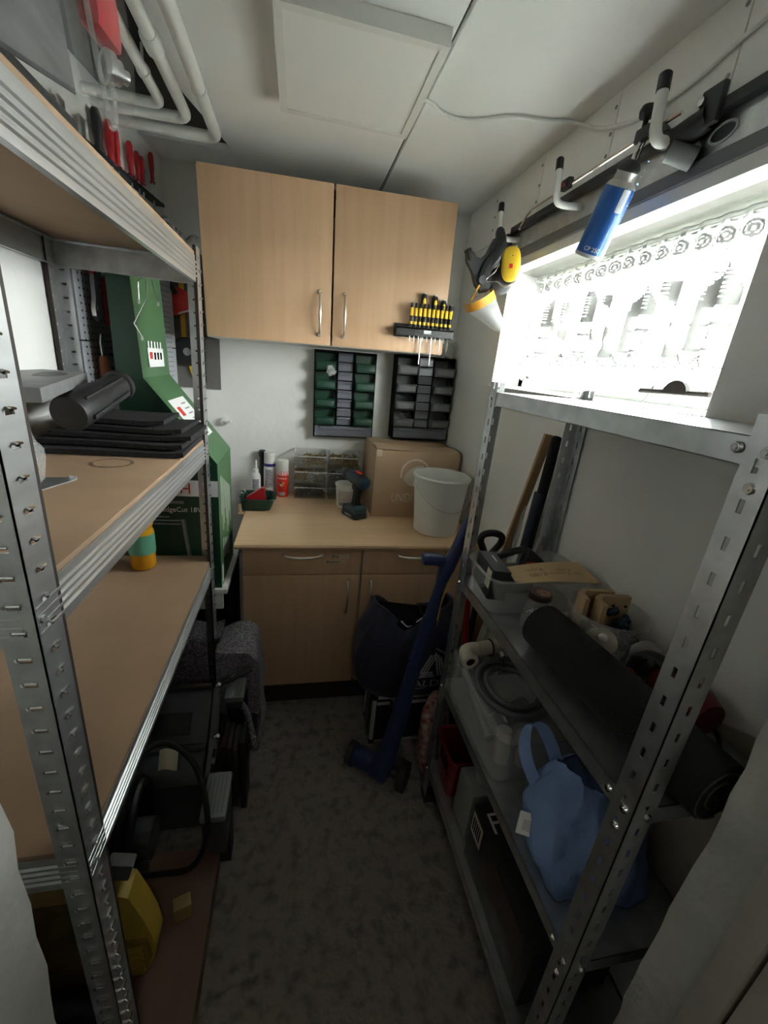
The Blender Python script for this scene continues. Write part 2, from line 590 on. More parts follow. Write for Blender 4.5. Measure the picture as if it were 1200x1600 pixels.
obj('lintel_edge', MB().prism([(XR - 0.014, OZ1 - 0.012), (0.90, OZ1 - 0.004), (0.90, OZ1 + 0.05), (XR - 0.014, OZ1 + 0.035)], OY0 + 0.02, OY1 + 0.03, 'xz'), PAINTW, wall_r)
obj('wall_patch', MB().prism([(0.31, 0.55), (0.31, 1.06), (0.44, 1.03), (0.53, 0.99), (0.52, 0.55)], XR - 0.006, XR, 'yz'), mat('beige_patch', (0.50, 0.46, 0.37), 0.9, noise=0.1), wall_r)

# window
wf = MB()
WY0, WY1, WZ0, WZ1 = 0.66, 1.86, OZ0 + 0.012, OZ1 - 0.002
for a in ((WY0, WY1, WZ0, WZ0 + 0.035), (WY0, WY1, WZ1 - 0.035, WZ1), (WY0, WY0 + 0.04, WZ0, WZ1), (WY1 - 0.04, WY1, WZ0, WZ1)):
    wf.box(1.0, 1.07, *a, bev=0.003)
win = struct('window_1', wf, PAINTW)
sa = MB()
SY0, SY1, SZ0, SZ1 = WY0 + 0.042, WY1 - 0.042, WZ0 + 0.037, WZ1 - 0.037
for a in ((SY0, SY1, SZ0, SZ0 + 0.012), (SY0, SY1, SZ1 - 0.02, SZ1), (SY0, SY0 + 0.022, SZ0, SZ1), (SY1 - 0.022, SY1, SZ0, SZ1)):
    sa.box(1.012, 1.05, *a, bev=0.003)
obj('sash', sa, PAINTW, win)
obj('pane', MB().box(1.03, 1.034, SY0 + 0.02, SY1 - 0.02, SZ0 + 0.01, SZ1 - 0.018), PANE, win)
obj('catch', MB().tube([(1.005, 1.825, 1.70), (0.992, 1.825, 1.72), (0.99, 1.825, 1.78), (0.993, 1.825, 1.86), (1.004, 1.825, 1.88)], [0.004, 0.006, 0.008, 0.005, 0.004], 8), PAINTW, win)
obj('hinge', MB().cyl((0.996, 1.822, 1.612), (0.996, 1.822, 1.64), 0.006, seg=8), GALV, win)
# outside: paving at ground level and a mossy strip against the glass
struct('ground', MB().box(1.12, 7.0, -5.0, 8.0, 1.2, 1.52), PAVE)
ms = MB()
rnd = random.Random(3)
ms.box(1.13, 1.30, 0.2, 2.2, 1.50, 1.618)
for i in range(900):
    y, x = rnd.uniform(0.55, 2.0), rnd.uniform(1.135, 1.29)
    h = rnd.uniform(0.012, 0.035)
    dx, dy = rnd.uniform(-.01, .01), rnd.uniform(-.012, .012)
    ms.add([(x - .003, y - .003, 1.612), (x + .003, y + .003, 1.612), (x + dx, y + dy, 1.618 + h)], [(0, 1, 2)])
o = obj('moss_strip', ms, MOSS, smooth=0)
o['kind'] = 'stuff'
tag(o, 'green mossy strip outside the window glass', 'moss')

# front wall with the doorway the room is seen through
def rough_edge(x, y0, y1, n, sgn, seed):
    r = random.Random(seed)
    zs = [ZC * i / n for i in range(n + 1)]
    return [(x + sgn * (0.004 * math.sin(z * 9 + seed) + r.uniform(-.005, .005)), z) for z in zs]


er = rough_edge(0.618, 0, 0, 46, 1, 5)
fw = MB().prism([(1.12, 0), (1.12, ZC)] + er[::-1], 0.245, 0.315, 'xz')
el = rough_edge(-0.246, 0, 0, 46, 1, 9)
fl = MB().prism(el + [(-0.95, ZC), (-0.95, 0)], 0.20, 0.31, 'xz')
hd = MB().box(-0.24, 0.62, 0.20, 0.30, 2.12, ZC + 0.02)
wf_ = struct('wall_front', fw, PLASTER_R)
obj('wall_piece', fl, PLASTER_R, wf_)
obj('wall_piece', hd, PLASTER_R, wf_)
struct('trim_1', MB().box(0.600, 1.12, 0.205, 0.243, 0, 2.12, bev=0.006).box(0.608, 1.12, 0.11, 0.2, 0, 2.12), mat('door_casing_paint', (0.50, 0.47, 0.42), 0.6, noise=0.1))
struct('door_1', MB().box(0.585, 0.625, -0.62, 0.105, 0.01, 2.05, bev=0.003), DOORRED)
# the corridor behind the doorway
hall = MB()
hall.box(-1.3, -1.2, -1.8, 0.2, 0, ZC + 0.03).box(1.5, 1.6, -1.8, 0.2, 0, ZC + 0.03).box(-1.3, 1.6, -1.8, -1.7, 0, ZC + 0.03)
hall.box(-1.2, -0.94, 0.1, 0.2, 0, ZC + 0.03).box(1.12, 1.5, 0.1, 0.2, 0, ZC + 0.03)
struct('wall_corridor', hall, PLASTER)

# unseen fill lamp, added in the corridor to lift the dark lower areas
cl_ = thing('added_fill_lamp', 'unseen round fill lamp added in the corridor behind the doorway', 'light', (0.15, -1.0, ZC - .06))
obj('shade', MB().lathe([(.14, .052), (.15, .05), (.15, .045), (.12, .02), (.06, .004), (.001, 0)], seg=28), mat('fill_lamp_glass', (.9, .88, .84), .4, clear=.5), cl_, True)
ld = bpy.data.lights.new('added_fill_light', 'POINT')
ld.energy = 1.1
ld.color = (1.0, .93, .84)
ld.shadow_soft_size = .10
lo_ = bpy.data.objects.new('added_fill_light', ld)
COL.objects.link(lo_)
lo_.location = (0.15, -1.0, ZC - .17)

# ================================================================== CABINETS
def bow_handle(parent, c, ln, axis, local=True):
    """slim bowed pull with round ends, standing off a door front that faces -y"""
    a = V((0, 0, 1)) if axis == 'z' else V((1, 0, 0))
    pts, rs = [], []
    for i in range(13):
        t = i / 12
        off = -0.004 - 0.026 * math.sin(PI * t) ** 0.7
        pts.append(V(c) + a * (ln * (t - 0.5)) + V((0, off, 0)))
        rs.append(0.0042 + 0.0022 * math.sin(PI * t) ** 3)
    m = MB().tube(pts, rs, 10)
    for e in (-0.5, 0.5):
        p = V(c) + a * (ln * e)
        m.cyl(p, p + V((0, -0.009, 0)), 0.0085, 0.006, 12)
    return obj('handle', m, NICKEL, parent, local=local)


# wall cabinet (local frame: x from its left edge, y from front to back, z from its bottom)
wc = thing('wall_cabinet', 'beech wall cabinet with two doors hung under the ceiling', 'cabinet', (-0.371, 1.96, 1.661), (0, math.radians(-1.35), 0))
CW, CH = 1.02, 0.592
b = MB().box(0.0, CW, 0.02, 0.385, 0.0, 0.016).box(0, CW, 0.02, 0.385, CH - 0.016, CH).box(0, 0.016, 0.02, 0.385, 0.016, CH - 0.016).box(CW - 0.016, CW, 0.02, 0.385, 0.016, CH - 0.016).box(0, CW, 0.365, 0.375, 0.016, CH - 0.016)
obj('carcass', b, BEECH_E, wc, True)
for i in (0, 1):
    x0 = 0.002 + i * 0.512
    d = obj('door', MB().box(x0, x0 + 0.504, 0, 0.019, 0.003, CH - 0.001, bev=0.0015), BEECH, wc, True)
    bow_handle(d, (x0 + (0.456 if i == 0 else 0.048), 0, 0.125), 0.165, 'z')

# base cabinets
for k, (x0, lab) in enumerate(((-0.207, 'beech base cabinet whose drawer carries two handwritten tape strips'), (0.297, 'beech base cabinet partly hidden behind the navy bag'))):
    c = thing('base_cabinet', lab, 'cabinet', (x0, 1.62, 0), group='base cabinets')
    x1 = 0.502 if k == 0 else 0.535
    b = MB().box(0, x1, 0.02, 0.70, 0.15, 0.84)
    obj('carcass', b, DBROWN if k == 0 else BEECH_E, c, True)
    obj('plinth', MB().box(0, x1, 0.06, 0.075, 0, 0.15), DBROWN, c, True)
    dr = obj('drawer', MB().box(0.002, x1 - 0.004, 0, 0.019, 0.738, 0.860, bev=0.0015), BEECH, c, True)
    dd = obj('door', MB().box(0.002, x1 - 0.004, 0, 0.019, 0.153, 0.733, bev=0.0015), BEECH, c, True)
    bow_handle(dr, ((0.247 if k == 0 else 0.235), 0, 0.828), 0.155, 'x')
    bow_handle(dd, ((0.445 if k == 0 else 0.045), 0, 0.625), 0.165, 'z')
    if k == 0:
        TAPE = mat('masking_tape', (0.62, 0.50, 0.34), 0.6)
        for z, wd, word, xx in ((0.824, 0.098, 'Bits', 0.395), (0.798, 0.098, 'Bohrer', 0.386)):
            tp = obj('tape_strip', MB().box(xx - wd / 2, xx + wd / 2, -0.0006, 0.0002, z - 0.009, z + 0.009), TAPE, dr, True)
            tp['label'] = 'strip of tape with a handwritten word'
            obj('lettering', letters(MB(), word, 0.021, (xx - 0.012, -0.0014, z - 0.007), shear=0.25), INK, dr, True, smooth=0)
wtop = MB().prism([(1.605, 0.862), (1.602, 0.872), (1.605, 0.881), (1.612, 0.8845), (YB - 0.001, 0.8845), (YB - 0.001, 0.862)], -0.235, XR - 0.002, 'yz')
tag(obj('worktop', wtop, BEECH_T), 'continuous beech worktop lying on the base cabinets', 'worktop')
WT = 0.885

# ================================================================== LEFT RACK
def slotted(mb, fixed, f0, f1, u0, u1, s0, s1, z0, z1, pitch, sh, phase=0.02):
    """upright flange with a column of slots; fixed axis 'x' or 'y' spans f0..f1 (thickness), the other axis u0..u1"""
    def bx(a, b, c, d):
        if fixed == 'x':
            mb.box(f0, f1, a, b, c, d)
        else:
            mb.box(a, b, f0, f1, c, d)
    bx(u0, s0, z0, z1)
    bx(s1, u1, z0, z1)
    z = z0
    n = int((z1 - z0 - phase) / pitch)
    for i in range(n + 1):
        zs = z0 + phase + i * pitch
        if zs + sh > z1:
            break
        bx(s0, s1, z, zs)
        z = zs + sh
    bx(s0, s1, z, z1)
    return mb


rk = thing('storage_rack', 'galvanised slotted rack with brown fibreboard shelves along the wall', 'rack', (-0.5, 1.014, 0))
RX0, RX1, RY0, RY1, RH = -0.70, -0.30, 0.493, 1.535, 1.892
for xs, x in ((1, RX1), (-1, RX0)):
    for ys, y in ((1, RY0), (-1, RY1)):
        m = MB()
        t = 0.0018
        # flange in the plane of the long side
        u = sorted((y, y + ys * 0.052))
        sl = sorted((y + ys * 0.020, y + ys * 0.036))
        slotted(m, 'x', min(x, x - xs * t), max(x, x - xs * t), u[0], u[1], sl[0], sl[1], 0.004, RH, 0.0375, 0.006)
        # flange in the plane of the short side
        u = sorted((x, x - xs * 0.040))
        sl = sorted((x - xs * 0.012, x - xs * 0.027))
        slotted(m, 'y', min(y, y + ys * t), max(y, y + ys * t), u[0], u[1], sl[0], sl[1], 0.004, RH, 0.0375, 0.006)
        p = obj('post', m, GALV_L if ys > 0 else GALV, rk)
        # dark turned edge along the long-side flange
        obj('edge_strip', MB().box(*sorted((x, x - xs * 0.009)), *sorted((y + ys * 0.0522, y + ys * 0.0585)), 0.004, RH), DBROWN, p)
        # pressed tabs standing proud beside each slot: one by one on the post nearest the doorway, joined on the others
        def tab_a(mb, z):
            return mb.tube([(x + xs * 0.006, y + ys * 0.0205, z + 0.0065), (x + xs * 0.0015, y + ys * 0.0225, z + 0.0085), (x + xs * 0.0015, y + ys * 0.036, z + 0.0062)], [0.0022, 0.0019, 0.0016], 5)

        def tab_b(mb, z):
            return mb.tube([(x - xs * 0.0275, y - ys * 0.005, z + 0.007), (x - xs * 0.026, y - ys * 0.0018, z + 0.0068), (x - xs * 0.012, y - ys * 0.0016, z + 0.0065)], [0.0028, 0.002, 0.0017], 5)
        near = xs > 0 and ys > 0
        tb = MB()
        first = []
        for k in range(49):
            z = 0.024 + 0.0375 * k
            if not near:
                tab_a(tb, z)
                tab_b(tb, z)
            elif not first:
                first = [obj('tab', tab_a(MB(), z), CHROME, p), obj('tab', tab_b(MB(), z), CHROME, p)]
            else:
                for q0 in first:
                    q = q0.copy()
                    COL.objects.link(q)
                    q.location = (0, 0, 0.0375 * k)
        if not near:
            obj('tab', tb, CHROME, p)['kind'] = 'stuff'
        obj('foot', MB().box(*sorted((x + xs * 0.003, x - xs * 0.043)), *sorted((y - ys * 0.003, y + ys * 0.055)), 0, 0.0042), BLACKP, p)
for zt in (1.873, 1.322, 0.868):
    z1, z0 = zt - 0.008, zt - 0.078
    # ribbed long beams and end beams
    prof = [(0, z0)] + [q_ for k in range(4) for q_ in ((0, z0 + .012 + .012 * k), (.003, z0 + .0145 + .012 * k), (.003, z0 + .0185 + .012 * k), (0, z0 + .021 + .012 * k))] + [(0, z1), (-.012, z1), (-.012, z1 - .003), (-.004, z1 - .006), (-.004, z0 + .003), (-.012, z0 + .003), (-.012, z0)]
    for s, x in ((1, RX1 - 0.0025), (-1, RX0 + 0.0025)):
        m = MB().prism([(x + s * a, z) for a, z in prof], RY0 + 0.004, RY1 - 0.004, 'xz')
        for y in (RY0 + 0.012, RY1 - 0.012):
            m.cyl((x + s * 0.001, y, z0 + 0.036), (x + s * 0.006, y, z0 + 0.036), 0.005, seg=8)
        obj('beam', m, GALV_L, rk)
    for s, y in ((-1, RY0 + 0.0025), (1, RY1 - 0.0025)):
        obj('beam', MB().prism([(y + s * a, z) for a, z in prof], RX0 + 0.016, RX1 - 0.016, 'yz'), GALV_L, rk)
    bd = obj('shelf_board', MB().box(RX0 + 0.004, RX1 - 0.004, RY0 + 0.005, RY1 - 0.005, zt - 0.0078, zt + 0.0022, bev=0.001), MDF, rk)
o = obj('stain', MB().openlathe([(0.039, 0), (0.047, 0.0003)], (-0.443, 1.112, 1.3245), 36), mat('faint_ring_stain', (0.27, 0.18, 0.11), 0.6, noise=0.5, nscale=60), rk)

# ================================================================== RIGHT RACK
sr = thing('steel_shelf_unit', 'narrow galvanised shelf unit with perforated angle posts under the window', 'rack', (0.68, 0.75, 0))
QX0, QX1, QY0, QY1 = 0.531, 0.833, 0.363, 1.137
for xs, x in ((1, QX0), (-1, QX1)):
    for ys, y in ((1, QY0), (-1, QY1)):
        m = MB()
        t = 0.0018
        top = 1.60
        u = sorted((y, y + ys * 0.042))
        sl = sorted((y + ys * 0.019, y + ys * 0.026))
        slotted(m, 'x', *sorted((x, x + xs * t)), u[0], u[1], sl[0], sl[1], 0.012, top, 0.05, 0.018)
        u = sorted((x, x + xs * 0.042))
        sl = sorted((x + xs * 0.019, x + xs * 0.026))
        slotted(m, 'y', *sorted((y, y + ys * t)), u[0], u[1], sl[0], sl[1], 0.012, top, 0.05, 0.018, phase=0.02)
        p = obj('post', m, GALV, sr)
        obj('foot', MB().box(*sorted((x - xs * .004, x + xs * .046)), *sorted((y - ys * .004, y + ys * .046)), 0, 0.03, bev=0.002), BLACKP, p)
for zt in (1.574, 0.992, 0.572, 0.172):
    t = 0.0012
    x0, x1, y0, y1 = QX0 + 0.002, QX1 - 0.002, QY0 + 0.002, QY1 - 0.002
    m = MB().box(x0, x1, y0, y1, zt - t, zt)
    hl = 0.036
    m.box(x0, x0 + t, y0, y1, zt - hl, zt).box(x1 - t, x1, y0, y1, zt - hl, zt)
    m.box(x0, x1, y0, y0 + t, zt - hl, zt).box(x0, x1, y1 - t, y1, zt - hl, zt)
    m.box(x0, x0 + 0.012, y0, y1, zt - hl, zt - hl + t).box(x1 - 0.012, x1, y0, y1, zt - hl, zt - hl + t)
    s = obj('shelf', m, GALV, sr)
    for y, dz in ((QY0 + 0.016, -0.016), (QY0 + 0.052, -0.016), (QY1 - 0.016, -0.016), (QY0 + 0.02, -0.06)):
        obj('bolt', MB().cyl((QX0, y, zt + dz), (QX0 - 0.0035, y, zt + dz), 0.0075, 0.006, 12).cyl((QX0 - .0035, y, zt + dz), (QX0 - 0.005, y, zt + dz), 0.004, 0.0035, 6), CHROME, s)
    obj('bolt', MB().cyl((QX0 + 0.03, QY0, zt - 0.018), (QX0 + 0.03, QY0 - 0.004, zt - 0.018), 0.0075, 0.006, 12), CHROME, s)
    obj('bolt', MB().cyl((QX1, QY1 - 0.02, zt - 0.018), (QX1 - 0.004, QY1 - 0.02, zt - 0.018), 0.007, 0.006, 10), CHROME, s)


def two_tone(o, m2, test):
    """give the faces of o whose normal passes the test a second printed colour"""
    o.data.materials.append(m2)
    for p in o.data.polygons:
        if test(p.normal):
            p.material_index = 1
    return o


# ================================================================== ON AND ABOVE THE WORKTOP
# screwdriver holder on the cabinet door
RX = math.radians(-1.35)
hd = thing('screwdriver_holder', 'black screwdriver holder fixed to the wall cabinet door', 'tool holder', (0.411, 1.9595, 1.748), (0, RX, 0))
m = MB().box(0, 0.262, -0.050, -0.002, 0.026, 0.036, bev=0.002).box(0, 0.262, -0.050, -0.046, 0, 0.036, bev=0.001).box(0, 0.262, -0.006, 0.0, -0.005, 0.050, bev=0.001)
m.box(0, 0.004, -0.048, 0, 0, 0.035).box(0.258, 0.262, -0.048, 0, 0, 0.035)
obj('bracket', m, BLACKP, hd, True)
obj('badge', MB().box(0.125, 0.158, -0.0508, -0.0498, 0.012, 0.026), LGREYP, hd, True)


def screwdriver(x, yy, hl, hr, bl, br, label, group, style):
    t = thing('screwdriver', label, 'screwdriver', V((0.411, 1.9595, 1.748)) + rotm(0, RX, 0) @ V((x, yy, 0.036)), (0, RX, 0), group)
    if style == 'small':
        m = MB().lathe([(hr * .55, 0), (hr, 0.006), (hr * .95, hl * .28), (hr * .72, hl * .36), (hr, hl * .42), (hr, hl * .86), (hr * .7, hl * .88), (hr * .95, hl * .9), (hr * .9, hl)], seg=10)
        obj('handle', m, BLACKP, t, True)
        obj('band', MB().openlathe([(hr * 1.06, hl * .47), (hr * 1.06, hl * .80)], seg=10), YEL, t, True)
        obj('band', MB().openlathe([(hr * 1.0, hl * .12), (hr * 1.0, hl * .24)], seg=10), YEL, t, True)
    else:
        m = MB().lathe([(hr * .5, 0), (hr * .62, .01), (hr * .8, hl * .3), (hr * .9, hl * .45), (hr, hl * .75), (hr * .95, hl * .94), (hr * .7, hl)], seg=14)
        obj('handle', m, BLACKP, t, True)
        obj('band', MB().blob((0, -hr * .78, hl * .72), (hr * .55, hr * .3, hl * .2), 10, 8), YEL, t, True)
        obj('cap', MB().lathe([(hr * .72, hl), (hr * .6, hl + .004)], seg=12), LGREYP, t, True)
    obj('blade', MB().tube([(0, 0, 0.004), (0, 0, -bl)], [br, br * .9], 8), STEEL, t, True)


lens = [.055, .060, .055, .052, .056, .075, .060, .100, .055, .085]
for i in range(10):
    screwdriver(0.066 + 0.0198 * i, -0.034, 0.096, 0.0066, lens[i], 0.0017, '%s small yellow-banded precision screwdriver counted from the cabinet handle' % ('first', 'second', 'third', 'fourth', 'fifth', 'sixth', 'seventh', 'eighth', 'ninth', 'tenth')[i], 'precision screwdrivers in the holder', 'small')
for x, hl, bl, lab in ((0.122, 0.136, 0.150, 'large black and yellow screwdriver standing highest in the holder beside the cabinet handle'),
                       (0.172, 0.132, 0.152, 'second large black and yellow screwdriver with a long shaft'),
                       (0.212, 0.118, 0.07, 'plain black screwdriver head behind the precision set'),
                       (0.248, 0.100, 0.09, 'stubby black screwdriver with yellow foot at the holder end')):
    screwdriver(x, -0.015, hl, 0.014, bl, 0.003, lab, None, 'large')


def bin_part(parent, x, z, w_, h, d, m):
    t = 0.0022
    prof = [(0, 0), (0, h * .97), (-d * .30, h * .97), (-d * .72, h * .50), (-d, h * .50), (-d * .90, 0)]
    b = MB()
    for xa in (x, x + w_ - t):
        b.prism(prof, xa, xa + t, 'yz')
    b.box(x, x + w_, -d * .9, 0, z * 0, t)
    b.box(x, x + w_, -t - .005, -.0045, 0, h * .97)
    b.prism([(-d * .90, 0), (-d, h * .50), (-d + t, h * .50), (-d * .9 + t, 0)], x, x + w_, 'yz')
    # thick label lip with rounded ends, rolled top edge
    b.obox((x + w_ / 2, -d * .975, h * .25), (w_ * .86, 0.006, h * .34), rotm(math.radians(-6)), 0.0028)
    b.tube([(x, -d, h * .5), (x + w_, -d, h * .5)], 0.0028, 6)
    b.v = [(p[0], p[1], p[2] + z) for p in b.v]
    return obj('bin', b, m, parent, True)


def drawer_part(parent, x, z, w_, h, d):
    t = 0.0016
    b = MB().box(x, x + w_, -d, -d + t, z, z + h).box(x, x + t, -d, 0, z, z + h).box(x + w_ - t, x + w_, -d, 0, z, z + h).box(x, x + w_, -d, 0, z, z + t)
    b.prism([(-d, z + h * .95), (-d - 0.010, z + h * .80), (-d - 0.010, z + h * .72), (-d, z + h * .70)], x + w_ * .08, x + w_ * .92, 'yz')
    return obj('drawer', b, SMOKE, parent, True)


def bin_rack(name, label, loc, W, H, D, d, mbin, frame_m, contents):
    r = thing(name, label, 'storage rack', loc, (0, math.radians(-1.1), 0))
    t = 0.004
    fr = MB().box(0, W, -0.004, 0, 0, H).box(0, t, -D, 0, 0, H).box(W - t, W, -D, 0, 0, H).box(0, W, -D, 0, 0, t).box(0, W, -D, 0, H - t, H)
    wb, zb = W * 0.355, 0.066
    for xx in (wb + .002, W - wb - .006):
        fr.box(xx, xx + t, -D, 0, zb, H)
    rows = (H - zb - 0.008) / 4
    for k in range(5):
        fr.box(0, W, -D, 0, zb + k * rows - .002, zb + k * rows + .001) if k < 5 else None
    obj('frame', fr, frame_m, r, True)
    for k in range(4):
        z = zb + k * rows + 0.002
        for xx in (0.006, W - wb + 0.004):
            bin_part(r, xx, z, wb - 0.010, rows - 0.006, D + d, mbin)
    rh = rows / 2
    for k in range(8):
        drawer_part(r, wb + 0.008, zb + k * rh + 0.003, W - 2 * wb - 0.018, rh - 0.005, D + 0.004)
    drawer_part(r, 0.006, 0.006, W - 0.012, zb - 0.010, D + 0.006)
    obj('tab', MB().box(W * .26, W * .72, -D - 0.010, -D - 0.006, 0.012, 0.040), SMOKE, r, True)
    for (x, z, w_, h, mm, n) in contents:
        b = MB()
        q = random.Random(int(x * 1000 + z * 100))
        for i in range(n):
            p = V((x + q.uniform(0, w_), -D * .5 + q.uniform(-.3, .3) * D, z + q.uniform(0, h)))
            a = V((q.uniform(-1, 1), q.uniform(-1, 1), q.uniform(-.6, .8))).normalized() * 0.011
            b.tube([p - a, p + a], 0.0024, 5)
        c = obj('small_hardware', b, mm, r, True)
        c['kind'] = 'stuff'
    return r


G = bin_rack('bin_rack', 'wall rack of dark green open bins and clear drawers over the worktop', (0.090, YB - 0.001, 1.218), 0.325, 0.446, 0.045, 0.035, GREENB, MATTBLACK,
             [(0.225, 0.36, 0.08, 0.02, WHITEP, 10)])
bag = tag(obj('parts_bag', MB().blob((0.165, 2.266, 1.566), (0.022, 0.012, 0.022), 12, 8, 0.25, 4).box(0.150, 0.170, 2.255, 2.257, 1.572, 1.592), FOIL),
          'small clear bag stuffed into a green bin', 'bag')
K = bin_rack('bin_rack', 'wall rack of grey open bins and drawers standing above the cardboard box', (0.515, YB - 0.001, 1.2425), 0.318, 0.437, 0.10, 0.030, GREYP, MATTBLACK,
             [(0.120, 0.405, 0.07, 0.03, ZINC, 30), (0.120, 0.31, 0.07, 0.03, ZINC, 26), (0.120, 0.17, 0.07, 0.02, BRASSY, 24), (0.03, 0.015, 0.25, 0.03, BRASSY, 60), (0.22, 0.33, 0.08, 0.03, BLACKP, 30), (0.02, 0.09, 0.08, 0.05, LGREYP, 14)])
tag(obj('parts_bag', MB().blob((0.775, 2.275, 1.735), (0.048, 0.035, 0.046), 16, 10, 0.18, 8), FOIL), 'crumpled clear plastic bag on top of the grey bin rack', 'bag')

# cardboard box
cb = thing('cardboard_box', 'brown cardboard box with pale printed ball emblem on the worktop', 'box', (0.60, 2.14, WT))
bx0, bx1, by0, by1, bz1 = 0.382, 0.822, 1.965, 2.325, 1.228
obj('carton', MB().box(bx0, bx1, by0, by1, WT, bz1, bev=0.003), CARD, cb)
obj('flap', MB().grid(10, 3, lambda u, v: (bx0 + 0.004 + (bx1 - bx0 - .008) * u, by0 + 0.002 + 0.176 * v, bz1 + 0.001 + 0.007 * math.sin(PI * v) + 0.004 * math.sin(5 * u + 1) * (1 - v) + .004 * (1 - v)), 0.003, (0, 0, 1)), CARD, cb)
obj('flap', MB().box(bx0 + 0.004, bx1 - 0.004, by0 + 0.182, by1 - 0.004, bz1 + 0.0005, bz1 + 0.004), CARD, cb)
em = MB()
ec, er_ = V((0.592, by0 - 0.0006, 1.115)), 0.078
def flat_ring(mb, c, r0, r1, a0, a1, n=28):
    vs = []
    for i in range(n + 1):
        t = a0 + (a1 - a0) * i / n
        vs += [V(c) + V((r0 * math.cos(t), 0, r0 * math.sin(t))), V(c) + V((r1 * math.cos(t), 0, r1 * math.sin(t)))]
    mb.add(vs, [(2 * i, 2 * i + 1, 2 * i + 3, 2 * i + 2) for i in range(n)])
flat_ring(em, ec, er_ - 0.009, er_, -0.4, PI + 0.3)
flat_ring(em, ec + V((0.035, 0, -0.055)), 0.092, 0.100, 1.55, 2.75)
em.add([ec + V((x, 0, z)) for x, z in ((-.06, -.03), (-.035, .012), (0.0, .035), (.03, .03), (.05, .0), (.055, -.04), (.02, -.068), (-.03, -.06))], [tuple(range(8))])
obj('emblem', em, PRINT_W, cb, smooth=0)
obj('lettering', letters(MB(), 'UNIDI', 0.066, (0.534, by0 - 0.0008, 0.968), sx=0.62), PRINT_W, cb, smooth=0)
obj('tape', MB().box(bx0 + 0.002, bx0 + 0.03, by0 - 0.0008, by0 + 0.03, bz1 - 0.03, bz1 + 0.0035), mat('clear_tape', (0.62, 0.52, 0.38), 0.2), cb)

# white bucket
bk = thing('bucket', 'white plastic bucket with wire handle in front of the cardboard box', 'bucket', (0.672, 1.795, WT))
obj('pail', MB().openlathe([(0.0, 0), (0.098, 0), (0.104, 0.004), (0.128, 0.262), (0.134, 0.264), (0.136, 0.272), (0.133, 0.278), (0.126, 0.278), (0.122, 0.262), (0.100, 0.008), (0, 0.008)], seg=40), WHITEP, bk, True)
hp = [V((0.133 * math.cos(t), 0.133 * math.sin(t) * 0.99, 0.245 - 0.105 * math.sin(-t - 0.0) if False else 0.245)) for t in ()]
pts = []
for i in range(25):
    t = PI + 0.25 + (PI - 0.2) * i / 24
    pts.append(V((0.139 * math.cos(t), 0.139 * math.sin(t), 0.238 - 0.105 * math.sin(PI * i / 24))))
obj('handle', MB().tube(pts, 0.0017, 6), STEEL, bk, True)
for i in (0, -1):
    obj('lug', MB().obox(pts[i], (0.014, 0.014, 0.022), rotm(0, 0, math.atan2(pts[i].y, pts[i].x)), 0.003), WHITEP, bk, True)

# cordless drill standing on its battery (local frame: front of the tool faces -x-ish)
dr = thing('cordless_drill', 'dark teal cordless drill standing on its battery on the worktop', 'drill', (0.297, 1.955, WT), (0, 0, math.radians(118)))
obj('battery', MB().box(-0.052, 0.062, -0.038, 0.038, 0.0, 0.030, bev=0.006), BLACKP, dr, True)
m = MB().prism([(-0.05, 0.030), (0.064, 0.030), (0.060, 0.052), (0.030, 0.066), (-0.030, 0.066), (-0.048, 0.052)], -0.034, 0.034, 'xz')
obj('foot', m, TEAL, dr, True)
g = MB()
sec = [(0.0, 0.055, 0.030, 0.022), (-0.004, 0.09, 0.024, 0.019), (-0.008, 0.13, 0.024, 0.019), (-0.012, 0.165, 0.030, 0.022)]
vs, fs = [], []
for (cx, z, a, b) in sec:
    for k in range(14):
        t = 2 * PI * k / 14
        vs.append((cx + a * math.cos(t), b * math.sin(t), z))
for i in range(3):
    for k in range(14):
        fs.append((i * 14 + k, i * 14 + (k + 1) % 14, (i + 1) * 14 + (k + 1) % 14, (i + 1) * 14 + k))
g.add(vs, fs)
obj('grip', g, BLACKR, dr, True)
Mx = Matrix.Translation((0, 0, 0.196)) @ Euler((0, PI / 2 - 0.12, 0)).to_matrix().to_4x4()
obj('motor_housing', MB().lathe([(0.018, -0.078), (0.030, -0.072), (0.034, -0.05), (0.033, 0.02), (0.030, 0.045), (0.027, 0.058)], seg=20, M=Mx), TEAL, dr, True)
obj('vent_panel', MB().lathe([(0.0345, -0.052), (0.0352, -0.046), (0.0352, -0.030), (0.0345, -0.024)], seg=20, M=Mx), BLACKP, dr, True)
obj('gear_collar', MB().lathe([(0.027, 0.058), (0.028, 0.062), (0.026, 0.085), (0.022, 0.088)], seg=18, M=Mx), BLACKP, dr, True)
obj('chuck', MB().lathe([(0.020, 0.088), (0.021, 0.092), (0.019, 0.118), (0.009, 0.128), (0.006, 0.13)], seg=16, M=Mx), DGREYP, dr, True)
obj('trigger', MB().blob((0.026, 0, 0.150), (0.010, 0.009, 0.016), 10, 8), DGREYP, dr, True)
obj('badge', MB().obox((-0.01, 0, 0.2305), (0.04, 0.02, 0.002), rotm(0, -0.12)), REDB, dr, True)
obj('lettering', letters(MB(), 'BOSCH', 0.016, (0.004, 0.0388, 0.010), (-1, 0, 0), (0, 0, 1)), WHITE, dr, True, smooth=0)

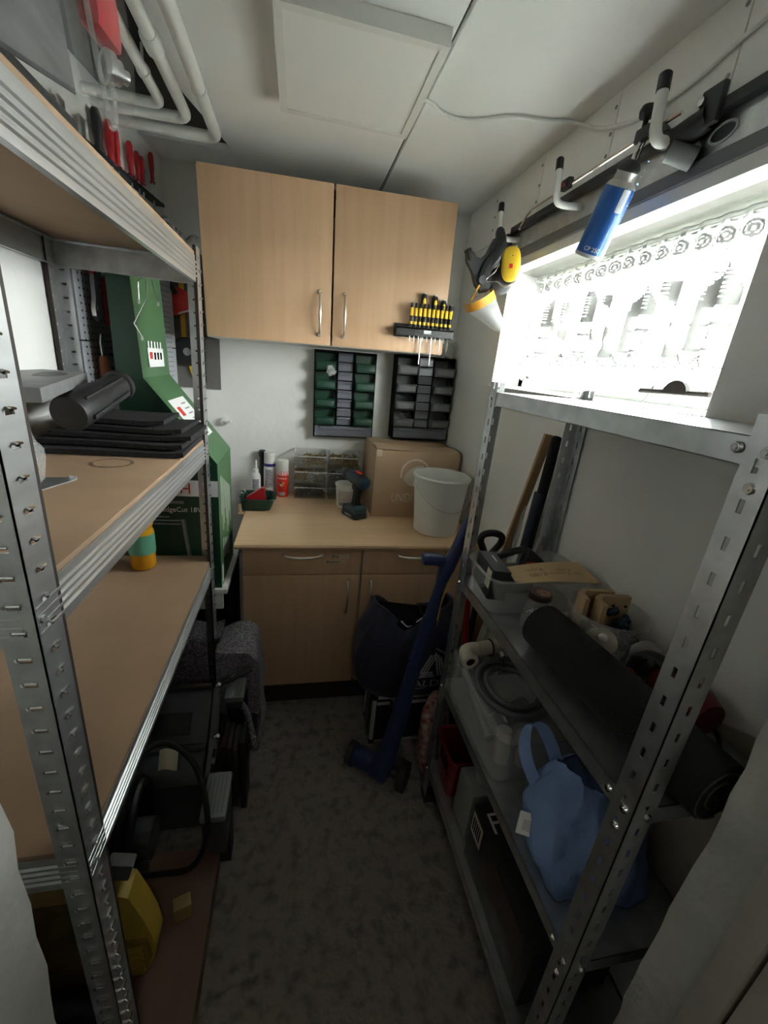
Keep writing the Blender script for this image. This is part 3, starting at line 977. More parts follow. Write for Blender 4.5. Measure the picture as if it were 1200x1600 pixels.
# small white tub
tb = thing('plastic_tub', 'small white tub with a printed label behind the drill', 'tub', (0.262, 2.115, WT))
obj('cup', MB().openlathe([(0, 0), (0.040, 0), (0.043, 0.004), (0.051, 0.116), (0.055, 0.117), (0.055, 0.128), (0.051, 0.130), (0.048, 0.112), (0.040, 0.006), (0, 0.006)], seg=28), WHITEP, tb, True)
obj('label', MB().lathe([(0.0465, 0.036), (0.0508, 0.096)], seg=10, a0=-2.5, a1=-0.9), mat('pale_pink_label', (0.62, 0.54, 0.50), 0.6, noise=0.2, nscale=60), tb, True)
ln = MB()
for k in range(3):
    ln.lathe([(0.0448 + k * .0006, 0.014 + k * .007), (0.0451 + k * .0006, 0.0175 + k * .007)], seg=10, a0=-2.4, a1=-1.2)
obj('print', ln, INK, tb, True)

# clear screw organisers: two stacks of three boxes
def screw_box(x, z, w_, h, fill, label, dd=0.115):
    y0 = 2.225
    t = thing('screw_box', label, 'storage box', (x + w_ / 2, y0 + dd / 2, z), group='clear screw boxes stacked against the wall')
    k = 0.002
    b = MB().box(x, x + w_, y0, y0 + k, z, z + h * .72).box(x, x + w_, y0 + dd - k, y0 + dd, z, z + h).box(x, x + k, y0, y0 + dd, z, z + h * .96).box(x + w_ - k, x + w_, y0, y0 + dd, z, z + h * .96).box(x, x + w_, y0, y0 + dd, z, z + k)
    obj('tray', b, CLEARBOX, t)
    obj('rim', MB().box(x, x + w_, y0 - .003, y0 + .004, z + h * .68, z + h * .74, bev=.001).box(x, x + .003, y0, y0 + dd, z + h * .90, z + h).box(x + w_ - .003, x + w_, y0, y0 + dd, z + h * .90, z + h), LGREYP, t)
    q = random.Random(int(x * 977 + z * 100))
    for mm, fx0, fx1, hh, n in fill:
        sb = MB()
        for i in range(n):
            p = V((x + w_ * q.uniform(fx0, fx1), y0 + q.uniform(.012, dd - .015), z + .008 + h * hh * q.random()))
            a = V((q.uniform(-1, 1), q.uniform(-1, 1), q.uniform(-.6, .8))).normalized() * q.uniform(.008, .016)
            sb.tube([p - a, p + a], [0.0022, 0.0016], 5)
            sb.cyl(p + a * .9, p + a * 1.1, 0.0045, 0.004, 6)
        obj('screw', sb, mm, t)['kind'] = 'stuff'


bh = 0.086
rowname = ['bottom', 'middle', 'top']
for j in range(3):
    z = WT + j * (bh + .001)
    fills = [[(DGREYP, .05, .95, .30, 160)], [(BRASSY, .05, .4, .55, 110), (ZINC, .4, .95, .5, 130)], [(ZINC, .08, .3, .5, 50), (BRASSY, .28, .95, .6, 190)]]
    screw_box(-0.004, z, 0.170, bh, fills[j], '%s box of the clear stack beside the red spray can' % rowname[j])
for j in range(3):
    z = WT + j * (bh + .001)
    fills = [[(ZINC, .05, .95, .6, 140)], [(DGREYP, .05, .95, .5, 140)], [(BRASSY, .05, .95, .65, 190)]]
    screw_box(0.181, z, 0.172, bh, fills[j], '%s box of the clear stack beside the cardboard box' % rowname[j])


# spray cans and glue bottle
def can(x, y, r, h, name, label, body, capm, caph, bands, text=None, textm=None, tz=0.1, ts=0.012):
    t = thing(name, label, 'spray can', (x, y, WT))
    obj('can_body', MB().lathe([(r * .94, 0), (r, 0.003), (r, h - .012), (r * .9, h - .003), (r * .86, h)], seg=28), body, t, True)
    obj('cap', MB().lathe([(r * .95, h - .008), (r * .97, h - .006), (r * .96, h + caph - .004), (r * .92, h + caph), (r * .4, h + caph - .002)], seg=28), capm, t, True)
    for z0, z1, mm, a0, a1 in bands:
        obj('label_band', MB().lathe([(r * 1.006, z0), (r * 1.006, z1)], seg=20, a0=a0, a1=a1), mm, t, True)
    if text:
        obj('lettering', letters_round(MB(), text, ts, (0, 0, 0), r * 1.012, tz, -PI / 2 - 0.15), textm, t, True, smooth=0)
    return t


BLUEINK = mat('dark_blue_print', (0.03, 0.025, 0.20), 0.4)
GREYPR = mat('grey_label_text', (0.55, 0.55, 0.60), 0.5, noise=0.6, nscale=260, stretch=(0.2, 0.2, 1))
can(-0.139, 2.292, 0.031, 0.172, 'spray_can', 'tall white spray can with a dark blue ring on the worktop', WHITE, WHITEP, 0.064,
    [(0.160, 0.176, BLUEINK, 0, 2 * PI), (0.045, 0.145, GREYPR, -2.3, -0.9), (0.01, 0.03, GREYINK, -2.2, -1.3)])
ccr = can(-0.068, 2.262, 0.032, 0.150, 'spray_can', 'red spray can with white cap and colour wheel emblem', REDB, WHITEP, 0.052,
          [(0.122, 0.140, WHITE, 0, 2 * PI), (0.010, 0.028, GREYPR, -2.2, -1.1)], 'Buntlack', WHITE, 0.102, 0.017)
whl = MB()
cols = [YEL, CANBLUE, WHITE, AMBER]
for k, mm in enumerate(cols):
    b = MB()
    vs = [(0, 0)] + [(0.013 * math.cos(a), 0.013 * math.sin(a)) for a in [k * PI / 2 + i * PI / 12 for i in range(7)]]
    pts3 = []
    for u, v in vs:
        a = -PI / 2 - 0.05 + u / 0.0325
        pts3.append((0.0325 * math.cos(a), 0.0325 * math.sin(a), 0.075 + v))
    b.add(pts3, [tuple(range(len(pts3)))])
    obj('emblem', b, mm, ccr, True, smooth=0)
tag(obj('black_bottle', MB().cyl((-0.178, 2.315, WT), (-0.178, 2.315, WT + 0.20), 0.016, seg=16).lathe([(0.016, 0.2), (0.020, 0.205), (0.020, 0.235), (0.012, 0.24)], (-0.178, 2.315, WT), 16), BLACKP),
    'black bottle half hidden behind the tall white spray can', 'bottle')
gb = thing('glue_bottle', 'small white glue bottle with pointed nozzle on the worktop', 'bottle', (-0.208, 2.262, WT))
obj('bottle_body', MB().lathe([(0.022, 0), (0.0245, 0.004), (0.0245, 0.105), (0.020, 0.120), (0.012, 0.128), (0.012, 0.142)], seg=22), WHITE, gb, True)
obj('cap', MB().lathe([(0.0135, 0.126), (0.0135, 0.146), (0.007, 0.150), (0.0035, 0.192), (0.002, 0.196)], seg=16), WHITEP, gb, True)
obj('label', MB().lathe([(0.0248, 0.03), (0.0248, 0.095)], seg=14, a0=-2.3, a1=-0.8), GREYPR, gb, True)

# green tray with clamps lying in it
ty = thing('green_tray', 'dark green plastic tray at the end of the worktop', 'tray', (-0.20, 2.06, WT))
def rrect(x0, x1, y0, y1, r, n=5):
    out = []
    for cx, cy, a in ((x1 - r, y1 - r, 0), (x0 + r, y1 - r, PI / 2), (x0 + r, y0 + r, PI), (x1 - r, y0 + r, 1.5 * PI)):
        for i in range(n + 1):
            t = a + PI / 2 * i / n
            out.append((cx + r * math.cos(t), cy + r * math.sin(t)))
    return out
def vessel(rings):
    """open vessel from a list of (x0,x1,y0,y1,r,z) rounded rectangles"""
    vs, fs = [], []
    n = 0
    for (x0, x1, y0, y1, r, z) in rings:
        p = rrect(x0, x1, y0, y1, r)
        n = len(p)
        vs += [(a, b, z) for a, b in p]
    for i in range(len(rings) - 1):
        for k in range(n):
            l = (k + 1) % n
            fs.append((i * n + k, i * n + l, (i + 1) * n + l, (i + 1) * n + k))
    fs.append(tuple(range(n))[::-1])
    fs.append(tuple((len(rings) - 1) * n + k for k in range(n)))
    return MB().add(vs, fs)
TB = mat('tray_green', (0.010, 0.052, 0.034), 0.35)
obj('tray_shell', vessel([(-0.262, -0.135, 2.000, 2.115, 0.022, WT), (-0.262, -0.118, 1.996, 2.125, 0.025, WT + 0.004), (-0.262, -0.095, 1.985, 2.135, 0.03, WT + 0.062), (-0.262, -0.098, 1.988, 2.132, 0.028, WT + 0.062), (-0.259, -0.122, 2.000, 2.121, 0.024, WT + 0.007)]), TB, ty)
obj('rim', MB().tube([(a, b, WT + 0.062) for a, b in rrect(-0.2645, -0.0925, 1.983, 2.137, 0.03)], 0.003, 6, closed=True), TB, ty)
cl = thing('spring_clamp', 'red spring clamp lying in the green tray', 'clamp', (-0.19, 2.06, WT + 0.008))
obj('jaw', MB().prism([(-0.235, WT + 0.055), (-0.160, WT + 0.105), (-0.150, WT + 0.105), (-0.142, WT + 0.045), (-0.235, WT + 0.045)], 2.045, 2.075, 'xz').box(-0.235, -0.142, 2.048, 2.072, WT + 0.0085, WT + 0.05), REDP, cl)
wr_ = thing('combination_wrench', 'small steel wrench leaning out of the green tray', 'wrench', (-0.24, 2.01, WT + 0.01))
m = MB().bar((-0.247, 2.02, WT + 0.085), (-0.246, 2.02, WT + 0.012), 0.014, 0.005, (1, 0, 0), 0.001)
m.tube(arc((-0.247, 2.02, WT + 0.092), 0.010, -1.0, 4.2, 12, 'xz'), 0.0045, 6)
obj('jaw', m, STEEL, wr_)
wd = tag(obj('wood_wedge', MB().bar((-0.250, 1.960, WT + 0.0), (-0.257, 1.970, WT + 0.045), 0.006, 0.012, (1, 0, 0)).box(-0.262, -0.238, 1.945, 1.975, WT, WT + .004), PLY), 'small pale wooden wedge at the worktop end', 'wedge')

# hook on the back wall
tag(obj('wall_hook', MB().lathe([(0.018, 0), (0.020, 0.004), (0.020, 0.03), (0.012, 0.034)], (-0.37, YB, 1.262), 16, Matrix.Rotation(PI / 2, 4, 'X')).tube([(-0.37, 2.32, 1.262), (-0.35, 2.30, 1.262), (-0.335, 2.298, 1.272)], 0.007, 8), WHITEP), 'white hook on the back wall beside the green carton', 'hook')


# ================================================================== LEFT SIDE: WALL, SHELVES AND FLOOR
def wl(y, off=0.0):
    """x of the left wall at depth y, off metres into the room"""
    return (XL if y < 1.5 else XL + (y - 1.5) * 0.105 / 0.87) + off


# pegboard with tools
pb = thing('pegboard', 'grey perforated tool board on the wall behind the slotted rack', 'pegboard', (wl(1.95), 1.95, 1.40))
obj('batten', MB().prism([(wl(1.58, .001), 1.58), (wl(1.58, .031), 1.58), (wl(2.26, .031), 2.26), (wl(2.26, .001), 2.26)], 1.45, 1.48).prism([(wl(1.58, .001), 1.58), (wl(1.58, .031), 1.58), (wl(2.26, .031), 2.26), (wl(2.26, .001), 2.26)], 1.84, 1.87), WOODP, pb)
for z0, z1 in ((1.42, 1.598), (1.602, 1.90)):
    obj('panel', MB().prism([(wl(1.55, .032), 1.55), (wl(1.55, .038), 1.55), (wl(2.28, .038), 2.28), (wl(2.28, .032), 2.28)], z0, z1), PEG, pb)
hm = MB()
for i in range(34):
    for j in range(22):
        y, z = 1.575 + i * 0.02, 1.435 + j * 0.021
        hm.cyl((wl(y, .0380), y, z), (wl(y, .0386), y, z), 0.0034, seg=6)
obj('hole', hm, INK, pb)['kind'] = 'stuff'


def hung(y, off=0.012):
    return wl(y, off + .028)


# adjustable wrench, jaw down
x = hung(1.615, .032)
t = thing('adjustable_wrench', 'adjustable steel wrench with pink dipped handle end on the grey tool board', 'wrench', (x, 1.615, 1.66))
obj('shaft', MB().prism([(1.603, 1.80), (1.623, 1.80), (1.624, 1.74), (1.640, 1.715), (1.644, 1.695), (1.628, 1.672), (1.606, 1.662), (1.590, 1.676), (1.588, 1.70), (1.600, 1.73)], x - .006, x + .006, 'yz'), STEEL, t)
obj('worm_wheel', MB().cyl((x + .004, 1.606, 1.700), (x + .010, 1.606, 1.700), 0.007, seg=10), STEEL, t)
obj('grip', MB().box(x - .008, x + .008, 1.600, 1.626, 1.795, 1.84, bev=.004), REDP, t)
x = hung(1.685, .030)
for k, (y, lab, mg, zt, zb) in enumerate(((1.685, 'red-handled pliers hanging beside the adjustable wrench', REDP, 1.82, 1.655), (1.735, 'dark pliers hanging between the red pliers and the green carton', BLACKP, 1.83, 1.665))):
    t = thing('pliers', lab, 'pliers', (x, y, zb))
    for s_ in (-1, 1):
        obj('handle', MB().tube([(x, y + s_ * .006, zt - .02), (x, y + s_ * .014, zt - .06), (x, y + s_ * .019, zt - .11), (x, y + s_ * .015, zb)], [.006, .008, .009, .007], 8), mg, t)
    obj('head', MB().prism([(y - .014, zt - .022), (y + .014, zt - .022), (y + .010, zt + .02), (y, zt + .045), (y - .010, zt + .02)], x - .006, x + .006, 'yz'), STEEL, t)
x = hung(1.615, .032)
t = thing('paint_scraper', 'orange-handled scraper standing on the lower tool board', 'scraper', (x, 1.62, 1.50))
obj('handle', MB().tube([(x, 1.622, 1.46), (x, 1.622, 1.50), (x, 1.620, 1.545), (x, 1.618, 1.558)], [.014, .017, .016, .011], 10), SKIN, t)
obj('blade', MB().prism([(1.610, 1.556), (1.626, 1.556), (1.628, 1.60), (1.618, 1.625), (1.606, 1.60)], x - .002, x + .002, 'yz'), STEEL, t)
for k, z in enumerate((1.545, 1.50)):
    tag(obj('tool_hook', MB().tube([(wl(1.70, .040), 1.70, z + .02), (wl(1.70, .06), 1.70, z), (wl(1.70, .09), 1.68, z + .01), (wl(1.70, .105), 1.66, z + .035)], .005, 6), BLACKP), ('upper', 'lower')[k] + ' black hook bracket on the lower tool board', 'hook', 'black hooks on the tool board')

# row of screwdrivers on the wall above the rack
rail = thing('tool_rail', 'narrow tool rail on the wall holding red screwdrivers above the rack', 'rail', (wl(2.0, .02), 2.0, 2.16))
obj('strip', MB().prism([(wl(1.70, .001), 1.70), (wl(1.70, .035), 1.70), (wl(2.27, .035), 2.27), (wl(2.27, .001), 2.27)], 2.166, 2.176), BLACKP, rail)


def wall_driver(y, zt, hl, r, m, lab, bl=.07):
    x = wl(y, .022)
    t = thing('screwdriver', lab, 'screwdriver', (x, y, 2.10), group='screwdrivers on the wall rail')
    b = zt - hl
    obj('handle', MB().lathe([(r * .5, b), (r * .8, b + .01), (r * .75, b + hl * .25), (r, b + hl * .5), (r * .95, b + hl * .9), (r * .6, zt)], (x, y, 0), 12), m, t)
    obj('collar', MB().lathe([(r * 1.1, b - .004), (r * 1.1, b + .002)], (x, y, 0), 10), m, t)
    obj('blade', MB().cyl((x, y, b), (x, y, 2.10 - bl), .003, seg=6), STEEL, t)


for y, zt, hl, r, m, lab in ((1.81, 2.292, .115, .015, BLACKP, 'black-handled screwdriver first in the wall row above the rack'),
                             (1.885, 2.294, .12, .015, REDP, 'thick red-handled screwdriver next to the black-handled one'),
                             (1.925, 2.290, .11, .012, REDP, 'second red-handled screwdriver from the black-handled one'),
                             (2.02, 2.292, .10, .012, REDP, 'third red-handled screwdriver from the black-handled one'),
                             (2.075, 2.284, .09, .010, REDP, 'fourth red-handled screwdriver from the black-handled one'),
                             (2.11, 2.282, .09, .010, REDP, 'fifth red-handled screwdriver from the black-handled one'),
                             (2.20, 2.330, .10, .010, REDP, 'red screwdriver farthest along the wall row near the back wall')):
    wall_driver(y, zt, hl, r, m, lab)
for y, m, lab in ((1.60, BLACKP, 'black chisel handle'), (1.665, STEEL, 'bright steel file'), (1.70, BLACKP, 'black file handle')):
    pass
for y, lab in ((1.640, 'bright steel chisel hanging beside the black-handled screwdriver'), (1.735, 'long steel spanner hanging next to the black-handled screwdriver'), ):
    x = wl(y, .018)
    t = thing('flat_spanner', lab, 'spanner', (x, y, 2.06))
    obj('shaft', MB().prism([(y - .010, 2.06), (y + .010, 2.06), (y + .014, 2.21), (y + .018, 2.235), (y - .018, 2.235), (y - .014, 2.21)], x - .003, x + .003, 'yz'), STEEL, t)

# things on the back wall between carton and cabinet
tbd = tag(obj('backing_sheet', MB().box(-0.598, -0.385, YB - 0.010, YB - 0.001, 1.42, 2.02), mat('dark_grey_board', (0.17, 0.165, 0.155), 0.6, noise=0.1)), 'dark grey board on the back wall beside the wall cabinet', 'board')
x = -0.535
t = thing('plastic_scoop', 'bright red plastic scoop hanging on the dark grey board', 'scoop', (x, 2.30, 1.74))
obj('scoop', MB().prism([(-0.585, 1.742), (-0.495, 1.775), (-0.488, 1.82), (-0.512, 1.852), (-0.550, 1.868), (-0.585, 1.845)], 2.285, 2.330, 'xz'), REDB, t)
obj('edge_strip', MB().prism([(-0.560, 1.7485), (-0.498, 1.771), (-0.497, 1.779), (-0.545, 1.762)], 2.2825, 2.2855, 'xz'), WHITE, t)
obj('handle', MB().bar((-0.555, 2.275, 1.835), (-0.59, 2.275, 1.90), .026, .022, bev=.005), BLACKP, t)
t = thing('folding_rule', 'yellow folding rule hanging behind the red scoop', 'rule', (-0.545, 2.337, 1.45))
obj('stick', MB().box(-0.556, -0.534, 2.331, 2.3395, 1.60, 1.94), YEL, t)
obj('stick', MB().bar((-0.545, 2.334, 1.61), (-0.505, 2.334, 1.47), .012, .018, (1, 0, 0)), YEL, t)
t = thing('glossy_disc', 'black glossy disc hanging under the red scoop', 'disc', (-0.545, 2.31, 1.52))
obj('disc', MB().lathe([(.015, -.012), (.060, -.012), (.066, -.006), (.066, .006), (.060, .012), (.015, .012)], (-0.528, 2.312, 1.590), 28, Matrix.Rotation(PI / 2, 4, 'X')), BLACKR, t)
obj('hub', MB().lathe([(.004, -.016), (.018, -.014), (.018, .014), (.004, .016)], (-0.528, 2.312, 1.590), 16, Matrix.Rotation(PI / 2, 4, 'X')), STEEL, t)
tag(obj('steel_square', MB().box(-0.462, -0.452, 2.332, 2.3395, 1.45, 1.90).box(-0.475, -0.462, 2.332, 2.3395, 1.45, 1.46), BLACKP), 'thin black steel strip hanging at the edge of the dark grey board', 'strip')

# low white table under the green carton
tt = thing('side_table', 'low dark table with a white top under the green carton', 'table', (-0.43, 1.75, 0))
obj('table_top', MB().box(-0.625, -0.257, 1.548, 1.975, 0.690, 0.712, bev=.003), WHITEP, tt)
obj('front_panel', MB().box(-0.62, -0.275, 1.552, 1.57, 0.62, 0.690), WHITEP, tt)
obj('side_panel', MB().box(-0.62, -0.60, 1.57, 1.965, 0.0, 0.69), DBROWN, tt)
obj('side_panel', MB().box(-0.285, -0.265, 1.70, 1.965, 0.0, 0.69), DBROWN, tt)
obj('back_panel', MB().box(-0.60, -0.285, 1.945, 1.965, 0.0, 0.69), DBROWN, tt)

# green carton, narrow above and wide below
gc = thing('tool_carton', 'tall green hedge trimmer carton with sloped shoulder behind the rack', 'box', (-0.44, 1.715, 0.7125))
zb = 0.7125
poly = [(-0.578, zb), (-0.278, zb), (-0.278, 1.221), (-0.498, 1.502), (-0.512, 1.86), (-0.578, 1.86)]
bdy = obj('carton', MB().prism(poly, 1.56, 1.87, 'xz'), GREEND, gc, smooth=0)
two_tone(bdy, GREENL, lambda n: n.x > 0.3)
yf = 1.5593
obj('print_band', MB().box(-0.577, -0.279, yf, yf + .0004, 1.096, 1.157), WHITE, gc)
obj('lettering', letters(MB(), 'BOSCH', 0.058, (-0.465, yf - .0006, 1.106)), REDB, gc, smooth=0)
obj('print_band', MB().box(-0.50, -0.40, yf, yf + .0004, 1.066, 1.077), GREYINK, gc)
obj('print_band', MB().box(-0.50, -0.455, yf - .0003, yf + .0004, 1.066, 1.077), REDB, gc)
obj('lettering', letters(MB(), 'UniversalHedgeCut 18V', 0.027, (-0.465, yf - .0006, 1.035), sx=0.95), WHITE, gc, smooth=0)
tx = MB()
for k, wd_ in enumerate((.09, .13, .12)):
    tx.box(-0.56, -0.56 + wd_ * 1.2, yf, yf + .0003, 1.012 - k * .014, 1.016 - k * .014)
obj('print_lines', tx, GREYPR, gc)
bl = MB().bar((-0.408, yf - .0002, 1.005), (-0.388, yf - .0002, .80), .010, .0006, (0, 1, 0))
for k in range(22):
    z = 1.0 - k * .009
    bl.box(-.404 + k * .00085, -.398 + k * .00085, yf - .0006, yf, z, z + .004)
obj('printed_blade', bl, GREYINK, gc)
sl = V((-0.498 + 0.278, 0, 1.502 - 1.221)).normalized()
nrm = V((sl.z, 0, -sl.x))
p0 = V((-0.388, 1.715, 1.3615)) + nrm * .0006
lab = obj('label_sheet', MB().bar(p0 - sl * .085 + V((0, -.01, 0)), p0 + sl * .085 + V((0, -.01, 0)), .20, .0008, nrm), WHITE, gc)
lp = p0 + nrm * .0008
m = MB()
for k in range(6):
    c_ = lp + sl * (.06 - .021 * k) + V((0, .03, 0))
    m.bar(c_ - V((0, .032, 0)), c_ + V((0, .025 + .006 * (k % 2), 0)), .005, .0004, nrm)
obj('print_lines', m, GREYINK, gc)
obj('print_mark', MB().bar(lp + sl * .035 + V((0, -.085, 0)), lp + sl * .035 + V((0, -.045, 0)), .036, .0005, nrm), REDB, gc)
m = MB()
q = random.Random(2)
for k in range(9):
    c_ = lp - sl * q.uniform(.02, .07) + V((0, q.uniform(-.09, -.05), 0))
    m.bar(c_, c_ + V((0, .012, 0)), .007, .0005, nrm)
obj('print_mark', m, INK, gc)
m = MB().bar((-0.4975, 1.63, 1.565), (-0.4975, 1.80, 1.565), .062, .0016, (1, 0, .04))
lb2 = obj('label_sheet', m, WHITE, gc)
m = MB()
for k in range(5):
    m.obox((-0.4990, 1.645 + k * .033, 1.607), (.002, .012, .022))
obj('print_mark', m, WHITE, gc)
m = MB().obox((-0.4965, 1.66, 1.572), (.0014, .026, .022))
obj('print_mark', m, REDB, gc)
m = MB()
for k in range(3):
    m.obox((-0.4965, 1.70 + k * .034, 1.570), (.0014, .016, .024))
obj('print_mark', m, INK, gc)
m = MB()
for k in range(9):
    ya = 1.615 + k * .025
    m.bar((-0.2776, ya, 1.165 - .012 * k), (-0.2776, ya, 1.165 - .012 * k - (.16, .22, .19, .12)[k % 4]), .006, .0006, (1, 0, 0))
for k in range(5):
    ya = 1.63 + k * .034
    m.bar((-0.2776, ya, .90 - .012 * k), (-0.2776, ya, .82 - .012 * k), .008, .0006, (1, 0, 0))
obj('print_lines', m, WHITE, gc)
obj('label_sheet', MB().box(-.2782, -.2775, 1.58, 1.61, .722, .80), WHITE, gc)
# wire hangers dangling in front of the carton neck, from the end beam above
for k, pts in enumerate((((-.46, 1.548, 1.81), (-.462, 1.5475, 1.74), (-.485, 1.5475, 1.70), (-.505, 1.5475, 1.665), (-.486, 1.5475, 1.63)), ((-.445, 1.548, 1.81), (-.44, 1.5475, 1.77), (-.432, 1.5475, 1.735)), ((-.47, 1.548, 1.80), (-.485, 1.5475, 1.785), (-.486, 1.5475, 1.735)))):
    t = thing('wire_hook', ('long bent', 'short straight', 'slim angled')[k] + ' silver wire hook hanging before the green carton neck', 'hook', (-.46, 1.548, 1.81), group='silver wire hooks')
    obj('wire', MB().tube([(pts[0][0], 1.532, 1.822), pts[0]] + list(pts), .0024, 6), CHROME, t)
    obj('tip', MB().cyl(pts[-1], V(pts[-1]) - V((0, 0, .012)), .004, seg=8), WHITEP, t)

# ---- on the rack's middle shelf: felt sheets, black tube, steel plate, sheet metal, film
Z2 = 1.3243


def sheet(x0, x1, y0, y1, z, th, rz, lab, curl=.0, cutx=0.0):
    cx, cy = (x0 + x1) / 2, (y0 + y1) / 2
    R = Matrix.Rotation(rz, 3, 'Z')
    q = random.Random(int(z * 9999))
    ph = q.uniform(0, 6)
    def fn(u, v):
        p = V(((u - .5) * (x1 - x0), (v - .5) * (y1 - y0) + cutx * (u - .5), 0))
        p = R @ p
        dz = curl * (max(0, u - .75) * 4) ** 2 + .0012 * (1 + math.sin(6 * u + ph) * math.cos(5 * v))
        return (cx + p.x, cy + p.y, z + th + dz)
    return tag(obj('foam_sheet', MB().grid(16, 10, fn, th, (0, 0, 1)), BLACKM), lab, 'foam sheet', 'black foam sheets on the shelf')


names = ('bottom sheet of the black foam pile on the shelf', 'second black foam sheet from the bottom of the pile', 'third black foam sheet, shifted outwards over the shelf edge', 'fourth black foam sheet, lying shorter than those under it', 'topmost black foam sheet of the pile, greyed by dust')
zz = Z2
for k, (x0, x1, y0, y1, th, rz) in enumerate(((-.66, -.300, 1.18, 1.46, .013, .02), (-.66, -.300, 1.21, 1.47, .012, -.03), (-.64, -.290, 1.24, 1.47, .012, .015), (-.62, -.315, 1.26, 1.472, .012, -.01), (-.60, -.37, 1.28, 1.47, .013, .03))):
    sheet(x0, x1, y0, y1, zz, th, rz, names[k], .004)
    zz += th + .0045
ptop = zz
d = V((0.02, 0.28, 0.056)).normalized()
ft = thing('black_tube', 'ribbed black plastic tube lying on the foam sheets', 'tube', (-0.62, 1.15, ptop))
c0 = V((-0.535, 1.14, 1.432))
u_, v_, _ = basis(d)
Mt = Matrix((u_, v_, d)).transposed().to_4x4()
obj('tube_body', MB().lathe([(.012, 0), (.041, 0), (.044, .006), (.044, .13), (.040, .136), (.036, .25), (.037, .255), (.043, .258), (.043, .276), (.040, .28), (.001, .28)], c0, 28, Mt), BLACKP, ft)
obj('rib', MB().bar(c0 + d * .02 + V((.044, 0, -.01)), c0 + d * .24 + V((.036, 0, -.01)), .012, .012, bev=.002), BLACKP, ft)
obj('rib', MB().bar(c0 + d * .02 + V((.030, 0, .034)), c0 + d * .24 + V((.022, 0, .030)), .010, .008, bev=.002), BLACKP, ft)
# steel plate leaning on the tube
pt = thing('steel_plate', 'thick grey steel plate with an oily stain resting on the black tube', 'plate', (-0.60, 1.2, 1.43))
Rp = rotm(0, 0, math.radians(15)) @ rotm(0, 0, 0)
pc = V((-0.598, 1.15, 1.500))
obj('slab', MB().obox(pc, (0.13, 0.54, 0.028), Rp, .002), mat('dull_grey_steel', (0.27, 0.275, 0.28), 0.5, 0.35, noise=0.2, nscale=18), pt)
obj('stain', MB().prism([(.030 * math.cos(a) * (1 + .12 * math.sin(3 * a + 1)), .095 * math.sin(a) * (1 + .07 * math.sin(5 * a))) for a in [2 * PI * k / 26 for k in range(26)]], 0, .0004, 'xy', Matrix.Translation(pc + Rp @ V((0.01, .10, .0142))) @ Rp.to_4x4()), STAIN, pt)
tag(obj('sheet_metal', MB().prism([(-.60, .82), (-.50, .80), (-.452, .955), (-.470, .967), (-.60, .95)], Z2, Z2 + .002).bar((-.470, .967, Z2 + .004), (-.4515, .955, Z2 + .004), .002, .006), GALV), 'thin shiny sheet metal offcut lying on the shelf', 'sheet metal')
tag(obj('bubble_wrap', MB().blob((-.50, .845, Z2 + .066), (.040, .055, .058), 24, 16, .12, 5, power=.8), FOIL), 'crumpled clear plastic film beside the sheet metal offcut', 'plastic film')

# ---- on the lower shelf: oil bottle
ob = thing('oil_bottle', 'small clear bottle of yellow oil with a green label on the shelf', 'bottle', (-0.512, 1.44, 0.8703))
obj('bottle_body', MB().lathe([(.030, 0), (.038, .004), (.041, .02), (.039, .05), (.041, .055), (.041, .135), (.036, .15), (.041, .165), (.040, .20), (.02, .235), (.013, .24), (.013, .262)], seg=22), OILM, ob, True)
obj('oil', MB().lathe([(.026, .002), (.035, .006), (.037, .05), (.037, .058)], seg=18), mat('amber_oil', (0.75, 0.40, 0.03), 0.15), ob, True)
obj('label', MB().lathe([(.0416, .060), (.0416, .13)], seg=22), LABELG, ob, True)
obj('cap', MB().lathe([(.015, .245), (.016, .248), (.016, .268), (.012, .27)], seg=16), YEL, ob, True)

# ---- on the top shelf: blister pack with a red tool, black scraps
Z1 = 1.8753
bp = thing('blister_pack', 'clear blister pack with a red-handled tool leaning on the top shelf', 'package', (-0.33, 0.8, Z1))
RB = Matrix.Translation((-.325, .60, Z1 + .012)) @ Euler((math.radians(13), 0, 0)).to_matrix().to_4x4()


def rbp(x, y, z):
    return RB @ V((x, y, z))


obj('shell', MB().grid(14, 10, lambda u, v: rbp(.004 + .030 * math.sin(PI * u) * math.sin(PI * v), .33 * u, .30 * v), .0012, (1, 0, 0)), CLEARX, bp)
obj('backing_card', MB().grid(6, 6, lambda u, v: rbp(-.020, .31 * u, .004 + .29 * v), .002, (1, 0, 0)), mat('grey_card_print', (0.13, 0.135, 0.14), 0.5, noise=0.6, nscale=7, stretch=(1, 1, 4)), bp)
obj('dome', MB().blob(rbp(.006, .385, .10), (.034, .075, .115), 22, 14, R=rotm(math.radians(13), 0, 0), power=.75), CLEARX, bp)
obj('rim', MB().tube(spline([rbp(.012, .30, .31), rbp(.012, .315, .20), rbp(.012, .325, .08), rbp(.010, .345, .0), rbp(.0, .385, -.02), rbp(-.005, .43, 0.0), rbp(-.010, .455, .06)], 6), .004, 6), CLEAR, bp)
obj('tool_grip', MB().obox(rbp(.004, .395, .125), (.036, .100, .078), rotm(math.radians(6), 0, 0), .016), REDP, bp)
for k, (r, l) in enumerate(((.024, .010), (.018, .022), (.010, .036))):
    c_ = rbp(.004, .385, .058)
    obj('cutting_wheel', MB().cyl(c_, c_ + V((l * .7, l * .7, 0)), r, seg=20), STEEL, bp)
tag(obj('tool_pouch', MB().box(-.52, -.345, .66, .90, Z1, Z1 + .05, bev=.008), BLACKP), 'flat black pouch on the top shelf under the blister pack', 'pouch')
t = thing('tangled_strap', 'tangled black strap and clip at the far end of the top shelf', 'strap', (-.33, 1.37, Z1))
